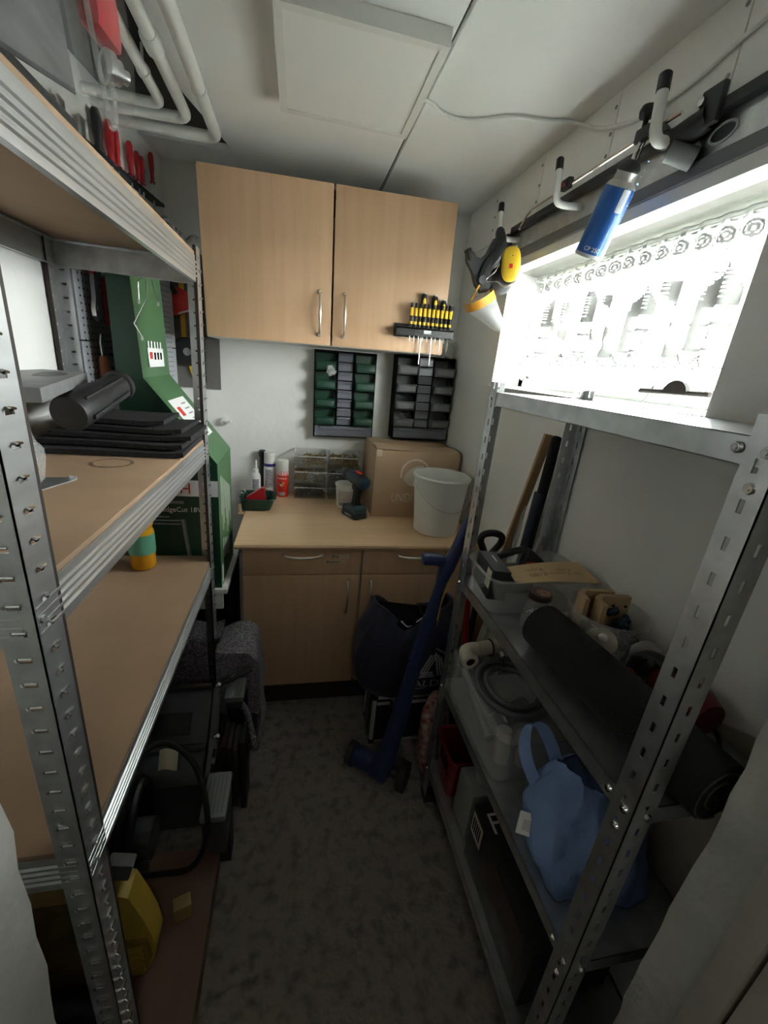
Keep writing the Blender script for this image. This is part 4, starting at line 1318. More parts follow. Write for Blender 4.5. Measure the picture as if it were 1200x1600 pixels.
obj('strap', MB().tube(spline([(-.36, 1.28, Z1 + .012), (-.335, 1.32, Z1 + .034), (-.325, 1.36, Z1 + .010), (-.330, 1.40, Z1 + .030), (-.318, 1.44, Z1 + .012), (-.312, 1.49, Z1 + .034), (-.305, 1.52, Z1 + .044)], 5), .007, 6), BLACKP, t)
obj('clip', MB().obox((-.345, 1.345, Z1 + .014), (.03, .05, .024), rotm(.1, .1, .4), .004), BLACKP, t)
obj('clip', MB().obox((-.335, 1.45, Z1 + .010), (.035, .04, .018), rotm(0, .1, -.3), .004), BLACKP, t)

# ---- on the floor below the rack
fb = thing('blanket_bundle', 'grey felt moving blanket draped over a bulky load beside the base cabinet', 'blanket', (-0.30, 1.46, 0))
def felt(u, v):
    # u across (x), v along (y): crowned top that falls over the aisle side
    L = [(-.283, .505), (-.25, .515), (-.21, .518), (-.18, .512), (-.145, .49), (-.128, .44), (-.120, .36), (-.118, .26), (-.116, .16), (-.112, .06)]
    f = u * (len(L) - 1)
    i = min(int(f), len(L) - 2)
    a, b = L[i], L[i + 1]
    x, z = a[0] + (b[0] - a[0]) * (f - i), a[1] + (b[1] - a[1]) * (f - i)
    y = 1.605 - .195 * v
    z += .006 * math.sin(9 * x * 3 + 12 * y) + .006 * math.sin(31 * y + 5 * u) - .03 * max(0, v - .7) * (1 if u < .5 else .3)
    x += .004 * math.sin(26 * z + 20 * y)
    return (x, y, max(z, .03))


def felt_back(u, v):
    # the part behind the rack post, falling down in front of the low table
    z = .49 - .0 * u
    y = 1.66 - .26 * v
    if v > .42:
        y = 1.551 - .006 * (v - .42)
        z = .49 - .45 * (v - .42)
    return (-.57 + .285 * u, y, z + .008 * math.sin(14 * u + 3 * v))


obj('felt_sheet', MB().grid(44, 22, felt, .008, (0.6, 0, .8)), FELT, fb)
obj('felt_fold', MB().grid(20, 16, felt_back, .006, (0, .5, .8)), FELT, fb)
obj('load', MB().box(-.283, -.140, 1.43, 1.59, 0, .485, bev=.03), DGREYP, fb)
obj('felt_front', MB().grid(18, 14, lambda u, v: (-.283 + .158 * u, 1.418 - .006 * math.sin(9 * u + 4 * v) - .008 * v, .515 - .012 * u - .30 * v - .045 * max(0, u - .75) * 4 * (1 - v)), .006, (0, 1, 0)), FELT, fb)
obj('load', MB().box(-.57, -.290, 1.572, 1.66, 0, .46, bev=.01), DGREYP, fb)
obj('hem', MB().tube(spline([(-.19, 1.335, .34), (-.165, 1.325, .30), (-.150, 1.315, .24), (-.135, 1.305, .17), (-.130, 1.32, .11)], 5), [.012] * 20 + [.010], 8), FELT, fb)

tc = thing('tool_case', 'dark grey plastic case with hinged strap arms under the rack', 'case', (-0.40, 1.2, 0))
obj('shell', MB().prism([(1.345, .40), (1.345, .02), (1.10, .02), (1.10, .22), (1.13, .255), (1.18, .285), (1.21, .31), (1.30, .385)], -.62, -.285, 'yz'), DGREYP, tc)
obj('top_rail', MB().tube([(-.60, 1.345, .412), (-.45, 1.347, .416), (-.29, 1.35, .41)], .012, 8), BLACKP, tc)
obj('ridge', MB().tube([(-.60, 1.185, .292), (-.285, 1.185, .292)], .012, 8), DGREYP, tc)
sn = V((0, -.61, .79)).normalized()
obj('recess', MB().bar((-.50, 1.245, .345), (-.345, 1.245, .345), .07, .004, sn), BLACKR, tc)
obj('hinge_arm', MB().bar((-.272, 1.352, .412), (-.150, 1.395, .445), .022, .008, (0, -.4, 1), .002), BLACKP, tc)
obj('hinge_arm', MB().bar((-.272, 1.345, .405), (-.262, 1.20, .31), .03, .010, (0.5, -.4, .8), .002).bar((-.262, 1.205, .31), (-.258, 1.03, .255), .03, .010, (0.5, -.3, .85), .002), BLACKP, tc)
for k in range(3):
    y = 1.165 - k * .045
    obj('slot', MB().bar((-.252, y, .300 - k * .015), (-.252, y - .026, .292 - k * .015), .010, .003, (0.5, -.3, .85)), INK, tc)
obj('slot', MB().bar((-.225, 1.372, .430), (-.175, 1.398, .444), .008, .003, (0, -.4, 1)), GREYP, tc)
for p in ((-.268, 1.345, .416), (-.252, 1.20, .318)):
    obj('bolt', MB().cyl(p, V(p) + V((.006, -.003, .008)), .010, .007, 12), CHROME, tc)
for k, (c_, s_, lab) in enumerate((((-.205, 1.345, .375), (.07, .11, .055), 'translucent grey box lid standing beside the case arm'), ((-.215, .985, .235), (.075, .15, .17), 'larger grey translucent box standing nearer the doorway under the rack'))):
    t = thing('parts_case', lab, 'storage box', (c_[0], c_[1], c_[2] - s_[2] / 2))
    obj('lid', MB().obox(V(c_) + V((0, 0, s_[2] / 2 - .012)), (s_[0], s_[1], .024), None, .008), mat('grey_translucent_plastic_%d' % k, (0.20, 0.215, 0.23), 0.4), t)
    obj('box_body', MB().obox(V(c_) - V((0, 0, .012)), (s_[0] * .9, s_[1] * .92, s_[2] - .026), None, .006), DGREYP, t)
    for j in range(5):
        obj('rib', MB().obox(V(c_) + V((-.022 * s_[0] / .07 + j * .011 * s_[0] / .07, 0, s_[2] / 2 + .0005)), (.003, s_[1] * .8, .002)), GREYP, t)
tag(obj('support_block', MB().box(-.24, -.165, 1.350, 1.395, 0, .345), BLACKP), 'black upright block under the lid beside the case arm', 'block')
tag(obj('support_block', MB().box(-.25, -.18, .985, 1.04, 0, .149), BLACKP), 'black block under the larger grey translucent box', 'block')
tag(obj('rubber_slab', MB().obox((-.160, 1.205, .165), (.022, .10, .325), None, .006), BLACKR), 'flat black slab standing on edge at the aisle under the rack', 'slab')
t = thing('board_bundle', 'dark boards standing on edge behind the flat black slab', 'boards', (-.20, 1.21, 0))
for k in range(3):
    obj('plank', MB().box(-.232 + k * .019, -.217 + k * .019, 1.17, 1.285, 0, .30 - .01 * k), DBROWN if k != 2 else DGREYP, t)
obj('edge_strip', MB().box(-.1792, -.178, 1.172, 1.176, .02, .275), mat('brass_edge', (.45, .33, .12), .35, .8), t)

# coil of black cable with a plug lead
co = thing('cable_reel', 'coil of thick black cable standing under the rack', 'cable', (-.39, .86, 0.11))
for k in range(6):
    rr = .175 - .012 * (k % 3)
    cx_ = -.50 + .022 * k
    obj('coil', MB().tube([(cx_ + .012 * math.sin(a), .86 + rr * .62 * math.cos(a), .345 + rr * 1.2 * math.sin(a)) for a in [2 * PI * i / 40 for i in range(40)]], .0125, 8, closed=True), BLACKR, co)
obj('lead', MB().tube(spline([(-.42, .90, .55), (-.36, .99, .54), (-.28, .99, .46), (-.235, .93, .37), (-.225, .875, .29), (-.265, .85, .215), (-.35, .86, .19), (-.41, .86, .20)], 7), .008, 8), BLACKR, co)
obj('hub', MB().lathe([(.03, -.06), (.05, -.058), (.05, .058), (.03, .06)], (-.41, .86, .345), 20, Matrix.Rotation(PI / 2, 4, 'Y')), DGREYP, co)
tag(obj('paper_tag', MB().grid(4, 4, lambda u, v: (-.40 + .055 * u, 1.09 - .03 * v, .40 - .05 * v + .006 * math.sin(5 * u)), .002, (0, 1, 0)), mat('cream_paper', (.55, .50, .36), .8)), 'torn cream paper tag tucked between cable coil and case', 'paper')
rb = thing('rubber_mat', 'black rubber mat rolled up in front of the cable coil', 'mat', (-.47, .63, .1055))
obj('roll', MB().tube([(-.55, .635, .140), (-.40, .630, .140)], .033, 16), BLACKR, rb)
tag(obj('wood_offcut', MB().obox((-.280, .800, .133), (.045, .035, .055), rotm(0, 0, .3), .003), mat('yellow_wood', (.34, .25, .10), .6, noise=.2)), 'small yellowish wood offcut on the brown low box', 'wood')
# low brown box on the floor
bb = thing('low_box', 'low reddish brown wooden box on the floor under the rack', 'box', (-.40, .75, 0))
obj('body', MB().box(-.62, -.213, .562, .965, 0, .094), BROWNBOX, bb)
obj('lid', MB().box(-.625, -.208, .557, .970, .0943, .105, bev=.002), BROWNBOX, bb)
# yellow plastic scoop beside the post
ys = thing('yellow_case', 'yellow plastic case with a moulded grip standing by the slotted post', 'case', (-.38, .70, .1055))
obj('shell', MB().prism([(-.43, .106), (-.345, .106), (-.318, .16), (-.310, .20), (-.316, .27), (-.332, .34), (-.352, .41), (-.43, .46)], .685, .745, 'xz'), YELD, ys)
obj('grip', MB().prism([(-.385, .150), (-.328, .150), (-.318, .185), (-.324, .255), (-.385, .26)], .676, .6845, 'xz'), mat('deep_yellow_recess', (.30, .20, .03), .5), ys)
for k in range(4):
    obj('rib', MB().box(-.382, -.334, .670, .6765, .158 + k * .024, .170 + k * .024), YELD, ys)
obj('strap', MB().obox((-.372, .715, .475), (.055, .03, .05), rotm(0, .3, 0), .005), GREYP, ys)
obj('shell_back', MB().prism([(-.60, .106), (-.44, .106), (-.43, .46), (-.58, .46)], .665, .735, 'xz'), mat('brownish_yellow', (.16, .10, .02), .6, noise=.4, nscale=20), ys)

# ================================================================== CEILING
lp_ = thing('ceiling_light', 'square white flat panel lamp on the ceiling', 'light', (0.128, 1.465, 2.335))
lx0, lx1, ly0, ly1, lz0, lz1 = -0.074, 0.335, 1.245, 1.690, 2.333, ZC - .001
m = MB()
for a in ((lx0, lx1, ly0, ly0 + .022), (lx0, lx1, ly1 - .022, ly1), (lx0, lx0 + .022, ly0 + .022, ly1 - .022), (lx1 - .022, lx1, ly0 + .022, ly1 - .022)):
    m.box(*a, lz0, lz1)
obj('lamp_frame', m, WHITEP, lp_)
obj('diffuser', MB().box(lx0 + .022, lx1 - .022, ly0 + .022, ly1 - .022, lz0 + .003, lz0 + .008), PANEL, lp_)
obj('back_plate', MB().box(lx0 + .03, lx1 - .03, ly0 + .03, ly1 - .03, lz0 + .02, lz1 + .0005), LGREYP, lp_)
cab = tag(obj('ceiling_cable', MB().tube(spline([(.330, 1.50, 2.352), (.37, 1.525, 2.361), (.42, 1.562, 2.363), (.483, 1.574, 2.363), (.55, 1.545, 2.363), (.62, 1.497, 2.362), (.72, 1.480, 2.363), (.79, 1.455, 2.362), (.822, 1.42, 2.345), (.826, 1.34, 2.305), (.826, 1.20, 2.262), (.826, 1.098, 2.252), (.826, 1.0, 2.258), (.826, .878, 2.28), (.826, .70, 2.30), (.826, .45, 2.31)], 6), .0052, 8), WHITEP), 'white cable running from the ceiling lamp to the wall over the window', 'cable')
# painted pipes in the corner above the rack
for name_, x, z, yend, r, lab in (('a', -.300, 2.318, 1.925, .019, 'white painted pipe nearest the ceiling lamp'), ('b', -.378, 2.325, 1.845, .017, 'white painted pipe with a collar, between two others'), ('c', -.445, 2.330, 1.795, .015, 'thin white painted pipe nearest the wall over the rack')):
    t = thing('water_pipe', lab, 'pipe', (x, 1.3, z), group='white pipes under the ceiling')
    xw = wl(yend, .001)
    y2 = yend + (.0 if name_ == 'a' else .0)
    el = [V((x, .62, z)), V((x, yend - .04, z))] + [V((x - .04 + .04 * math.cos(a), yend - .04 + .04 * math.sin(a), z)) for a in (.4, .8, 1.2, PI / 2)] + [V((xw, yend, z - (.006 if name_ == 'b' else 0)))]
    if name_ == 'c':
        el = [V((x, .62, z)), V((x, yend - .03, z))] + [V((x - .03 + .03 * math.cos(a), yend - .03 + .03 * math.sin(a), z)) for a in (.5, 1.0, PI / 2)] + [V((xw, yend, z))]
    obj('run', MB().tube(el, r, 14), PAINTW, t)
    if name_ == 'b':
        obj('collar', MB().tube([(x, 1.44, z), (x, 1.45, z), (x, 1.50, z), (x, 1.51, z)], [.019, .024, .024, .018], 14), PAINTW, t)
    else:
        obj('clip', MB().tube([(x, 1.62, z), (x, 1.632, z)], r + .003, 14).cyl((x, 1.626, z), (x, 1.626, ZC + .02), .004, seg=6), PAINTW, t)

# ================================================================== WINDOW DRESSING
def curtain_x(y, z):
    k = min(1.0, max(0.0, (2.02 - z) / .12))
    return 0.972 + (.004 + .010 * k) * math.sin(y * 2 * PI / .062 + 1.2 * math.sin(y * 7)) + .004 * k * math.sin(y * 2 * PI / .145 + 1)


CY0, CY1, CZ0, CZ1 = 0.70, 1.815, 1.676, 2.022
cu = thing('lace_curtain', 'white lace net curtain with woven cottages across the window', 'curtain', (.972, 1.26, CZ0))
NU, NV = 370, 120


def cpt(i, j, off=0.0):
    y = CY0 + (CY1 - CY0) * i / NU
    z = CZ0 + (CZ1 - CZ0) * j / NV
    flare = (y - CY0) / (CY1 - CY0) * .028 * (1 - j / NV)
    if j == 0:
        z += .006 * abs(math.sin(y * 60))
    return (curtain_x(y, z) - off, y + flare, z)


def house(u, v):
    """woven cottage in local metres: u across, v up from the hem; None when outside"""
    if .145 < v < .245 and abs(u) < .055 * (.255 - v) / .11 and u > -.042 + (v - .145) * .1:
        return True                                     # steep roof
    if abs(u - .038 - (.16 - v) * .34) < .006 and .085 < v < .19:
        return True                                     # long barge board
    if abs(u + .036) < .005 and .045 < v < .145:
        return True
    if abs(u - .034) < .003 and .045 < v < .10:
        return True
    for vv in (.048, .105):
        if abs(v - vv) < .0045 and abs(u) < .042:
            return True
    if .060 < v < .093 and abs(u - .006) < .019:         # lattice window
        a, b = (u + .013) % .0127, (v - .060) % .011
        return a < .003 or b < .003
    if v < .040 and abs(u) < .07:                        # leaves at the foot
        return abs(math.sin(u * 90) * .03 - (v - .005)) < .006 or abs(math.sin(u * 70 + 2) * .03 - (v - .01)) < .005
    return False


def tree(u, v):
    if .03 < v < .22:
        wdt = .012 + .012 * math.sin(v * 70) + .008 * math.sin(v * 31 + 1)
        return abs(u - (.22 - v) * .28 + .03) < max(.004, wdt)
    return v <= .03 and abs(u) < .03 and (int(u * 260) + int(v * 260)) % 2 == 0


def motif(y, v, h):
    top = h - v
    if top < .004:
        return True
    if .012 < top < .020 and ((y * 38) % 1) < .55:        # ladder through which the rod runs
        return True
    if .030 < top < .066:                                 # rosettes
        p = .062
        u = (y % p) - p / 2
        r = math.hypot(u, top - .047)
        return abs(r - .015) < .003 or abs(r - .007) < .0028 or (r > .019 and abs(u) > .022 and math.sin(y * 300) * math.sin(top * 400) > .3)
    if .068 < top < .185 and (top % .0095) < .0026:       # bar pattern above the cottages
        return math.sin(y * 2 * PI / .062 + 1.2 * math.sin(y * 7)) > -.35
    for yc in (.925, 1.165, 1.405, 1.645):
        if abs(y - yc) < .085 and house(-(y - yc), v):
            return True
        if abs(y - yc - .12) < .07 and tree(-(y - yc - .12), v):
            return True
    return v < .006


H = CZ1 - CZ0
verts, faces, dark = [], [], []
for j in range(NV + 1):
    for i in range(NU + 1):
        verts.append(cpt(i, j))
fs_l, fs_d = [], []
for j in range(NV):
    for i in range(NU):
        y = CY0 + (CY1 - CY0) * (i + .5) / NU
        f = (j * (NU + 1) + i, j * (NU + 1) + i + 1, (j + 1) * (NU + 1) + i + 1, (j + 1) * (NU + 1) + i)
        (fs_d if motif(y, H * (j + .5) / NV, H) else fs_l).append(f)
for nm, ff, mm in (('net', fs_l, LACE), ('woven_motif', fs_d, LACE_D)):
    b = MB()
    used = {}
    vs2, f2 = [], []
    for f in ff:
        g = []
        for k in f:
            if k not in used:
                used[k] = len(vs2)
                vs2.append(verts[k])
            g.append(used[k])
        f2.append(g)
    b.add(vs2, f2)
    o = obj(nm, b, mm, cu, smooth=60)
    if nm == 'woven_motif':
        o['kind'] = 'stuff'
obj('curtain_rod', MB().cyl((.972, .69, 2.008), (.972, 1.818, 2.008), .0035, seg=8), WHITEP, cu)
for y in (.72, 1.80):
    obj('rod_hook', MB().tube([(.9985, y, 2.006), (.980, y, 2.004), (.973, y, 2.003)], .0025, 6), WHITEP, cu)
# little wire stand on the sill
SZ = OZ0 + .0135
t = thing('wire_stand', 'low wire stand with a brown bar and hump on the window sill', 'stand', (.885, .885, SZ - .004))
obj('bar', MB().tube([(.880, .985, SZ + .030), (.880, .90, SZ + .032), (.880, .785, SZ + .034)], .0055, 8), DBROWN, t)
obj('hump', MB().prism([(.875 + .034 * math.cos(a), SZ + .030 + .030 * math.sin(a)) for a in [PI * k / 12 for k in range(13)]], .874, .886, 'yz'), DBROWN, t)
for y in (.95, .865, .80):
    obj('wire_leg', MB().tube([(.872, y + .008, SZ - .003), (.880, y, SZ + .03), (.884, y - .004, SZ + .055)], .0016, 6), CHROME, t)

# ================================================================== RAIL WITH HOOKS OVER THE WINDOW
ra = thing('hook_rail', 'galvanised hook rail with a black edge along the wall over the window', 'rail', (.825, 1.1, 2.10))
obj('plate', MB().box(XR - .014, XR - .0085, .36, 1.80, 2.085, 2.150), GALV, ra)
obj('black_channel', MB().box(XR - .034, XR - .009, .36, 1.79, 2.150, 2.172, bev=.002), BLACKP, ra)
obj('lower_lip', MB().prism([(XR - .0082, 2.050), (XR - .020, 2.056), (XR - .020, 2.085), (XR - .0082, 2.085)], .36, 1.80, 'xz'), GREYP, ra)  # dark grey carries the shade along the rail's lower edge
obj('end_cap', MB().box(XR - .040, XR - .0085, 1.80, 1.818, 2.06, 2.155, bev=.004), DGREYP, ra)
obj('rod', MB().tube([(.800, 1.00, 2.190), (.800, 1.62, 2.186), (.802, 1.66, 2.180), (.810, 1.72, 2.150)], .0042, 8), CHROME, ra)
for y in (.90, .52):
    obj('eyelet', MB().tube([(XR - .0145, y + .030 * math.cos(a), 2.118 + .016 * math.sin(a)) for a in [2 * PI * k / 24 for k in range(24)]], .003, 6, closed=True), LGREYP, ra)
    obj('slot', MB().prism([(y + .028 * math.cos(a), 2.118 + .0145 * math.sin(a)) for a in [2 * PI * k / 24 for k in range(24)]], XR - .0150, XR - .0142, 'yz'), DGREYP, ra)
for k, (y, s_, lab) in enumerate(((.985, 1.25, 'largest white rail hook, set in a black clamp'), (1.355, 1.0, 'white rail hook behind the blue gas can'), (1.735, 1.0, 'white rail hook that holds up the face shield'))):
    t = thing('rail_hook', lab, 'hook', (.80, y, 2.13), group='white hooks with black tips')
    r = .0095 * s_
    pts = [(XR - .016, y, 2.120), (.785, y, 2.116), (.758, y, 2.116), (.745, y, 2.120), (.737, y, 2.132), (.735, y, 2.150), (.736, y + .012, 2.205)]
    if k == 0:
        pts = [(.80, y - .01, 2.130), (.785, y - .005, 2.130), (.762, y, 2.124), (.748, y + .002, 2.126), (.740, y + .004, 2.138), (.738, y + .006, 2.155), (.738, y + .012, 2.215)]
    pts = spline(pts, 4)
    obj('arm', MB().tube(pts, r, 12), WHITEP, t)
    d_ = (pts[-1] - pts[-2]).normalized()
    obj('tip', MB().tube([pts[-1] - d_ * .004, pts[-1] + d_ * .026, pts[-1] + d_ * .030], [r * 1.12, r * 1.10, r * .7], 12), BLACKR, t)
    if k == 0:
        obj('clamp', MB().tube([(.768, y + .01, 2.128), (.785, y - .005, 2.132), (.800, y - .03, 2.140), (.806, y - .06, 2.150)], [.016, .022, .026, .022], 14), BLACKP, t)
        obj('clamp_plate', MB().box(.792, .806, y - .09, y - .04, 2.13, 2.196, bev=.004), BLACKP, t)
        obj('clamp_foot', MB().tube([(.770, y - .01, 2.106), (.818, y - .035, 2.090)], [.020, .022], 14), GREYP, t)
        obj('bolt', MB().cyl((.786, y - .055, 2.172), (.780, y - .055, 2.172), .008, seg=6), CHROME, t)
for k, (y, lab) in enumerate(((1.415, 'small black sliding clip on the rail rod near the middle hook'), (1.105, 'larger black knob clip holding the blue gas can to the rail rod'))):
    t = thing('rod_clip', lab, 'clip', (.80, y, 2.185))
    obj('body', MB().box(.788, .8055, y - .022, y + .022, 2.178, 2.206, bev=.004), BLACKP, t)
    if k:
        obj('knob', MB().lathe([(.006, 0), (.006, .018), (.017, .020), (.019, .030), (.015, .040)], (.793, y, 2.205), 16), BLACKP, t)
        obj('arm', MB().tube([(.80, y - .02, 2.190), (.795, y - .06, 2.172), (.79, y - .09, 2.152)], [.012, .016, .012], 10), BLACKP, t)
    else:
        obj('knob', MB().cyl((.790, y, 2.19), (.782, y, 2.19), .008, seg=8), DRED, t)

# blue gas can hanging from the clip
gt = V((.716, 1.031, 2.052))
gbm = V((.712, 1.090, 1.924))
gd = (gt - gbm)
L_ = gd.length
u_, v_, w_ = basis(gd)
Mg = Matrix((u_, v_, w_)).transposed().to_4x4()
gs = thing('gas_can', 'blue gas can with white print hanging tilted under the hook rail', 'gas can', gbm)
obj('can_body', MB().lathe([(.031, 0), (.0345, .004), (.0345, L_ - .012), (.033, L_ - .004), (.031, L_)], gbm, 32, Mg), CANBLUE, gs)
obj('rim', MB().openlathe([(.0335, -.002), (.0352, .001), (.0352, .004), (.0345, .006)], gbm, 32, Mg), LGREYP, gs)
obj('shoulder', MB().lathe([(.033, L_ - .002), (.030, L_ + .004), (.024, L_ + .010), (.022, L_ + .022), (.024, L_ + .028)], gbm, 28, Mg), mat('aluminium', (.46, .45, .42), .4, .5), gs)
obj('nozzle_seat', MB().lathe([(.025, L_ + .026), (.025, L_ + .034), (.018, L_ + .044), (.012, L_ + .048)], gbm, 20, Mg), BLACKP, gs)
pn = gbm + gd.normalized() * (L_ + .045)
obj('hanger', MB().tube([pn, pn + V((.012, .010, .03)), V((.800, 1.112, 2.182))], .005, 8).tube([pn + V((.006, -.008, 0)), V((.803, 1.10, 2.182))], .003, 6), CHROME, gs)
# print faces the doorway; find the angle round the can that looks at -x -y
best = max(range(360), key=lambda a: (Mg.to_3x3() @ V((math.cos(math.radians(a)), math.sin(math.radians(a)), 0))).dot(V((-.35, -1, -.35)).normalized()))
A0 = math.radians(best)
pr = MB()
R_ = .0350


def canpt(da, z):
    a = A0 + da / R_
    return Mg @ V((R_ * math.cos(a), R_ * math.sin(a), z)) + gbm


def canstrip(mb, a0, a1, z0, z1):
    n = 4
    vs = []
    for i in range(n + 1):
        t_ = a0 + (a1 - a0) * i / n
        vs += [canpt(t_, z0), canpt(t_, z1)]
    mb.add(vs, [(2 * i, 2 * i + 1, 2 * i + 3, 2 * i + 2) for i in range(n)])


right_sign = 1 if (canpt(.01, .1) - canpt(0, .1)).x > 0 else -1
rs_ = right_sign
canstrip(pr, .010 * rs_, .0125 * rs_, .006, .090)
canstrip(pr, .010 * rs_, .0125 * rs_, .140, L_ - .045)
pr.add([canpt(.005 * rs_, L_ - .047), canpt(.0175 * rs_, L_ - .047), canpt(.0112 * rs_, L_ - .020)], [(0, 1, 2)])
for z in (.03, .07, .11, .15, .19):
    canstrip(pr, .026 * rs_, .036 * rs_, z, z + .003)
for z in [.02 + .012 * k for k in range(14)]:
    canstrip(pr, .028 * rs_, .034 * rs_, z, z + .0015)
obj('print', pr, PALEBLUE, gs, smooth=0)
b = MB()
canstrip(b, .002 * rs_, .020 * rs_, .095, .138)
obj('price_sticker', b, LGREYP, gs, smooth=0)
vs, fs = text_verts('CP 250', .013)
obj('lettering', MB().add([canpt(rs_ * (v.x - .008), .012 + v.y) for v in vs], fs), WHITE, gs, smooth=0)

# ear muffs and face shield on the third hook
es = thing('face_shield', 'yellow and black ear muffs with clear face shield hanging on the rail', 'face shield', (.70, 1.64, 1.95))
hb = MB()
hb.tube(spline([(.735, 1.722, 2.135), (.722, 1.690, 2.118), (.716, 1.655, 2.075), (.700, 1.648, 2.035), (.672, 1.648, 1.995), (.660, 1.648, 1.955)], 5), [.013 + .012 * min(1, k / 14) for k in range(26)], 10)
obj('head_strap', hb, BLACKP, es)
obj('brow_piece', MB().prism([(.600, 2.035), (.588, 2.020), (.592, 2.000), (.618, 1.968), (.636, 1.930), (.664, 1.905), (.690, 1.912), (.700, 1.95), (.690, 1.985), (.672, 2.01), (.690, 2.06), (.700, 2.085), (.684, 2.085), (.664, 2.035), (.645, 2.015), (.622, 2.018), (.612, 2.032)], 1.640, 1.662, 'xz'), BLACKP, es)
obj('brow_lip', MB().obox((.598, 1.648, 2.022), (.020, .032, .040), rotm(0, -.5, 0), .006), BLACKP, es)
Rm = rotm(0, 0, -.5)
obj('cup_shell', MB().blob((.730, 1.570, 1.995), (.033, .020, .056), 20, 14, R=rotm(0, -.12, -.45), power=.75), YEL, es)
obj('cup_cushion', MB().blob((.735, 1.588, 1.990), (.036, .018, .058), 20, 14, R=rotm(0, -.12, -.45), power=.8), BLACKR, es)
obj('cup_label', MB().obox((.722, 1.5505, 1.985), (.012, .003, .014), rotm(0, -.12, -.45)), REDB, es)
obj('scribble', MB().tube([(.722, 1.5515, 2.018), (.734, 1.5545, 2.012), (.726, 1.5515, 2.004), (.742, 1.558, 2.000)], .0014, 5), INK, es)
obj('cup_cushion', MB().blob((.735, 1.650, 1.955), (.052, .026, .048), 20, 14, R=rotm(0, 0, -.3)), DGREYP, es)
obj('knob', MB().cyl((.655, 1.640, 1.945), (.655, 1.622, 1.945), .017, .015, 16), DGREYP, es)
obj('wire_frame', MB().tube(spline([(.745, 1.57, 2.055), (.712, 1.585, 2.040), (.700, 1.605, 2.005), (.694, 1.61, 1.975), (.668, 1.62, 1.948), (.676, 1.615, 1.938), (.702, 1.60, 1.940), (.722, 1.575, 1.922), (.745, 1.56, 1.935)], 5), .0020, 6), CHROME, es)
# yellow brow band: an inclined half ring, with the clear visor below
bc = V((.660, 1.645, 1.885))
ax = V((.118, .0, .075)).normalized()      # across the band
fw_ = V((-.18, -.95, -.10)).normalized()     # forward
dn = ax.cross(fw_).normalized()
if dn.z > 0:
    dn = -dn


def band_pt(t_, h, r0=.062, r1=.062, slant=0.0):
    a = PI * (-.12 + 1.24 * t_)
    return bc + ax * (-r0 * math.cos(a)) + fw_ * (r1 * math.sin(a)) + dn * h + ax * slant


obj('brow_band', MB().grid(24, 3, lambda u, v: band_pt(u, -.012 + .030 * v + .012 * math.sin(PI * u)), .004, fw_), AMBER, es)
obj('brow_shelf', MB().grid(20, 3, lambda u, v: band_pt(u, -.010, .062 * (1 - .30 * v), .062 * (1 - .35 * v))), YEL, es)
obj('stay', MB().tube([band_pt(.32, -.01), bc + V((-.005, 0, .05)), (.655, 1.648, 1.935)], .004, 6), AMBER, es)
obj('visor', MB().grid(24, 10, lambda u, v: band_pt(u, .016 + .012 * math.sin(PI * u) * (1 - v) + v * (.125 - .035 * abs(u - .5) * 2), .061 * (1 - .55 * v), .061 * (1 - .35 * v), .032 * v)), CLEAR, es)
obj('visor_edge', MB().tube([band_pt(u / 20, .016 + .125 - .035 * abs(u / 20 - .5) * 2, .061 * .45, .061 * .65, .032) for u in range(21)], .0016, 6), CLEAR, es)


# ================================================================== RIGHT RACK CONTENTS
from mathutils.bvhtree import BVHTree


def drape(mb, src, direction, off):
    """press flat print onto a surface: every vertex is moved along direction until it meets the builder src"""
    bvh = BVHTree.FromPolygons([V(p) for p in src.v], src.f)
    d = V(direction).normalized()
    out = []
    for p in mb.v:
        h = bvh.ray_cast(V(p) - d * .3, d)
        out.append(tuple((h[0] - d * off) if h[0] is not None else V(p)))
    mb.v = out
    return mb


S2 = 0.9925
# rectangular tub with a black box, kraft strip and clamp in it
tbx = thing('storage_tub', 'rectangular milky plastic tub at the far end of the shelf', 'tub', (.67, .97, S2))
z0 = S2
obj('tub_shell', vessel([(.535, .800, .905, 1.045, .03, z0 + .0005), (.530, .805, .900, 1.050, .034, z0 + .004), (.516, .818, .884, 1.066, .04, z0 + .112), (.519, .815, .887, 1.063, .038, z0 + .112), (.533, .802, .903, 1.047, .032, z0 + .006)]), MILKY, tbx)
obj('rim', MB().tube([(a, b, z0 + .113) for a, b in rrect(.512, .822, .880, 1.070, .042)], .0042, 6, closed=True), MILKY, tbx)
Rb = rotm(math.radians(-2), math.radians(4), math.radians(-8))
t = thing('black_box', 'long black product box lying in the rectangular tub', 'box', (.552, .972, z0 + .007))
obj('carton', MB().obox((.553, .972, z0 + .089), (.050, .140, .085), Rb, .001), BLACKP, t)
obj('print_line', MB().obox(V((.553, .972, z0 + .089)) + Rb @ V((.006, .02, .0428)), (.004, .045, .0006), Rb), WHITE, t)
obj('label', MB().obox(V((.553, .972, z0 + .089)) + Rb @ V((-.0253, -.045, .010)), (.0006, .035, .05), Rb), OFFW, t)
ks = MB().grid(16, 4, lambda u, v: (.588 + .232 * u - .012 * v, .962 - .085 * v - .030 * u + .035 * u * (1 - v), z0 + .118 + .010 * math.sin(PI * u) + .012 * u * u - .004 * v), .0015, (0, 0, 1))
kt = thing('kraft_strip', 'brown card strip with printed words lying across the tub', 'card', (.70, .92, z0 + .118))
obj('strip', ks, KRAFT, kt)
KINK = mat('brown_print', (0.22, 0.14, 0.07), 0.8)
wb = MB()
letters(wb, 'Korn', .024, (.655, .935, z0 + .3), (-1, 0, 0), (0, -1, 0))
letters(wb, 'K180', .024, (.655, .910, z0 + .3), (-1, 0, 0), (0, -1, 0))
